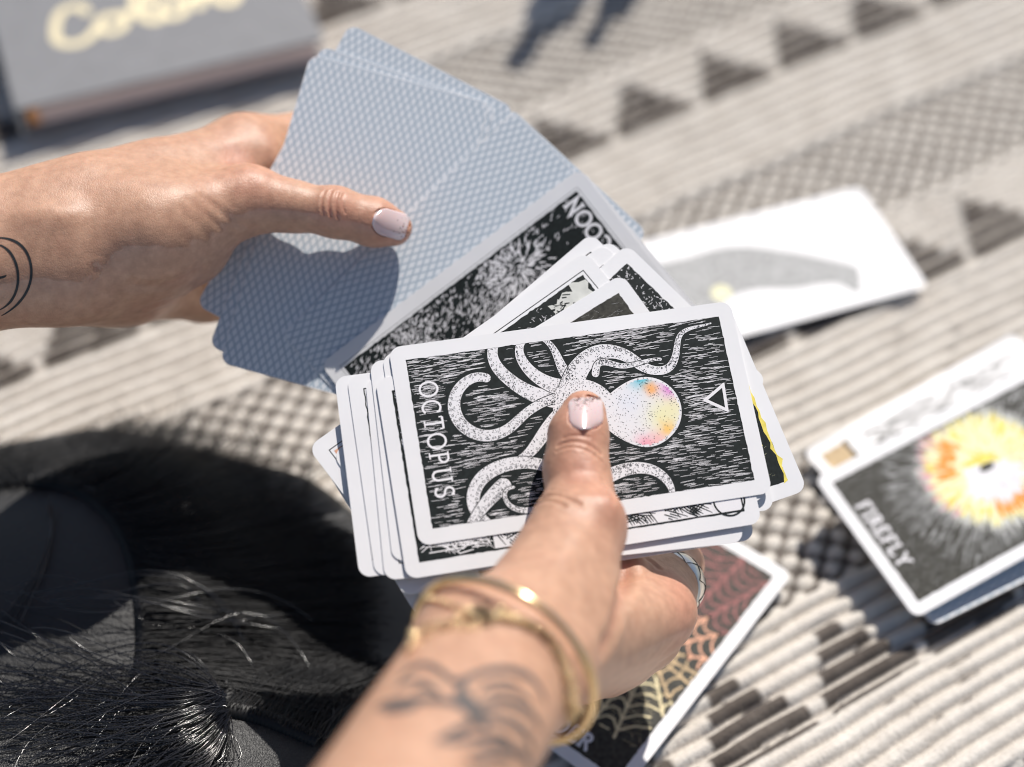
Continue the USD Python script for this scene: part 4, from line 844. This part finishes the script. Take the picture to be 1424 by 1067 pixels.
# ---------------------------------------------------------------- jewellery
def ring_frame(o, axis):
    axis = axis / np.linalg.norm(axis); u = np.cross(axis, [0.2, .3, .9]); u /= np.linalg.norm(u); return u, np.cross(axis, u)
wc, wax = P(697, 912, .470), P(770, 812, .492) - P(640, 985, .445)
wax /= np.linalg.norm(wax)
def hoop(o, axis, r, n=96, sq=1.0, ph=0):
    u, w = ring_frame(o, axis); a = np.arange(n) * 2 * math.pi / n
    # widest along the image's horizontal
    h = RT - axis * (RT @ axis); h /= np.linalg.norm(h); k = np.cross(axis, h)
    return o + r * (np.cos(a)[:, None] * h + sq * np.sin(a)[:, None] * k)
ax_b = wax + .06 * RT + .05 * UP; ax_b /= np.linalg.norm(ax_b)
bang = tube(hoop(P(698, 922, .468), ax_b, .0298, 120, 1.0), .0013, 12, True)
bp_ = thing('bangle', 'plain round gold bangle nearest the hand on the right wrist', 'bracelet'); obj('hoop', bang, GOLD, bp_, smooth=True)
f_near = np.linalg.norm(skin.triangles_center - P(697, 905, .470), axis=1) < .075
wrist = skin.submesh([np.nonzero(f_near)[0]], append=True)
from trimesh.proximity import ProximityQuery
pq = ProximityQuery(wrist); wmid = P(690, 925, .466)
def chain(label, line, balls, seed, lift, beads=()):
    """a chain lying on the wrist along a line of the photograph and closed round the back of it"""
    r0 = np.random.default_rng(seed); q, _ = cast(spline(line, 12), wrist); q = q[~np.isnan(q[:, 0])]
    a_, b_ = q[-1] - wmid, q[0] - wmid; back = -view * .024
    arcp = np.array([wmid + (a_ * (1 - t) + b_ * t) * abs(math.cos(math.pi * t)) ** .8 + back * math.sin(math.pi * t) for t in np.linspace(.05, .95, 30)])
    loop = np.vstack([q, arcp]); near, _, tid = pq.on_surface(loop); loop = near + wrist.face_normals[tid] * lift
    for _ in range(4): loop = (np.roll(loop, 1, 0) + loop * 2 + np.roll(loop, -1, 0)) / 4
    L_ = np.concatenate([[0], np.cumsum(np.linalg.norm(np.diff(np.vstack([loop, loop[:1]]), axis=0), axis=1))]); step = .0027 if balls else .0030; n = int(L_[-1] / step)
    cl_ = np.vstack([loop, loop[:1]]); q = np.stack([np.interp(np.linspace(0, L_[-1], n, endpoint=False), L_, cl_[:, k]) for k in range(3)], 1)
    t = np.roll(q, -1, 0) - np.roll(q, 1, 0); t /= np.linalg.norm(t, axis=1, keepdims=True); acc = []; a = np.arange(12) * 2 * math.pi / 12
    for k in range(n):
        o_ = q[k] - wmid; o_ -= t[k] * (o_ @ t[k]); o_ /= np.linalg.norm(o_); s_ = np.cross(o_, t[k])
        if balls:
            m_ = trimesh.creation.icosphere(2, r0.uniform(.0006, .0009)); m_.apply_translation(q[k]); acc.append(m_)
        else:
            s2 = s_ if k % 2 else (s_ + o_) / 1.41; acc.append(tube(q[k] + .0020 * np.cos(a)[:, None] * t[k] + .0013 * np.sin(a)[:, None] * s2, .00036, 5, True))
    if balls: acc.append(tube(q, .00028, 5, True))
    pth = thing('chain_bracelet', label, 'bracelet'); obj('chain_links', trimesh.util.concatenate(acc), GOLD, pth, smooth=True)
    for px, py, rad in beads:
        h, hn = cast([(px, py)], wrist)
        if not np.isnan(h[0, 0]):
            s_ = trimesh.creation.icosphere(2, rad); s_.apply_translation(h[0] + hn[0] * rad * .9); obj('bead', s_, GOLD, pth, smooth=True)
    return pth
chain('beaded gold chain bracelet with round beads, just below the bangle', [(590, 838), (612, 838), (640, 850), (668, 856), (700, 856), (735, 866), (765, 886), (784, 920), (794, 955), (796, 985)], True, 1, .0011, [(652, 857, .0016), (693, 855, .0016), (637, 864, .0012), (712, 866, .0012)])
ch2 = chain('gold link chain bracelet with a dark flower charm, lowest on the wrist', [(569, 912), (580, 893), (604, 880), (632, 873), (660, 872), (690, 864), (722, 868), (756, 888), (776, 920), (786, 960), (788, 992)], False, 2, .0010)
chain('fine beaded gold chain bracelet between the other two chains', [(571, 900), (586, 880), (612, 870), (640, 868), (668, 864), (698, 864), (730, 872), (760, 892), (780, 925), (790, 960), (792, 988)], True, 3, .0012)
h, hn = cast([(668, 858)], wrist)
if not np.isnan(h[0, 0]):
    T = frame_at(h[0] + hn[0] * .0018, RT, hn[0]); acc = []
    for k in range(6):
        p_ = trimesh.creation.icosphere(2, .0013); p_.apply_scale([1.5, .8, .7]); p_.apply_translation([.0022, 0, 0]); p_.apply_transform(trimesh.transformations.rotation_matrix(k * math.pi / 3, [0, 0, 1])); acc.append(p_)
    acc.append(trimesh.creation.icosphere(2, .0011)); fl = trimesh.util.concatenate(acc); fl.apply_transform(T)
    obj('flower_charm', fl, plain('dark_bronze', (.09, .06, .035), .35, .5, metallic=.8), ch2, smooth=True)
# ring on the forefinger
ra, rb = P(922, 840, .553), P(939, 786, .583); rax = (rb - ra) / np.linalg.norm(rb - ra); ro = ra + (rb - ra) * .50
hh_ = RT - rax * (RT @ rax); hh_ /= np.linalg.norm(hh_); kk_ = np.cross(rax, hh_)
a = np.arange(72) * 2 * math.pi / 72; prof = [(-.0036, 0), (-.0034, .0009), (-.002, .0019), (0, .0023), (.002, .0019), (.0034, .0009), (.0036, 0)]
R0 = .0106; v = np.array([[ro + rax * x_ + (R0 + y_) * (math.cos(t) * hh_ + math.sin(t) * kk_) for x_, y_ in prof] for t in a]); np_ = len(prof)
i_, j_ = np.meshgrid(np.arange(72), np.arange(np_), indexing='ij'); f = np.stack([i_ * np_ + j_, ((i_ + 1) % 72) * np_ + j_, ((i_ + 1) % 72) * np_ + (j_ + 1) % np_, i_ * np_ + (j_ + 1) % np_], -1).reshape(-1, 4)
rg = thing('finger_ring', 'broad domed silver ring with engraved lines on the right forefinger', 'ring')
bm = trimesh.Trimesh(v.reshape(-1, 3), np.vstack([f[:, [0, 1, 2]], f[:, [0, 2, 3]]]), process=False); bm.fix_normals(); obj('band', bm, SILVER, rg, smooth=40)
TARN = plain('tarnish', (.05, .045, .04), .5, .4, metallic=.5); acc = []
for k in range(9):
    t0 = k * 2 * math.pi / 9
    for s_ in (-1, 1):
        ln = [ro + rax * x_ * s_ + (R0 + .0023 - (x_ / .0034) ** 2 * .0013 + .00002) * (math.cos(t0 + x_ * 110) * hh_ + math.sin(t0 + x_ * 110) * kk_) for x_ in np.linspace(-.0031, .0031, 12)]
        acc.append(tube(ln, .00016, 5))
obj('engraved_lines', trimesh.util.concatenate(acc), TARN, rg)
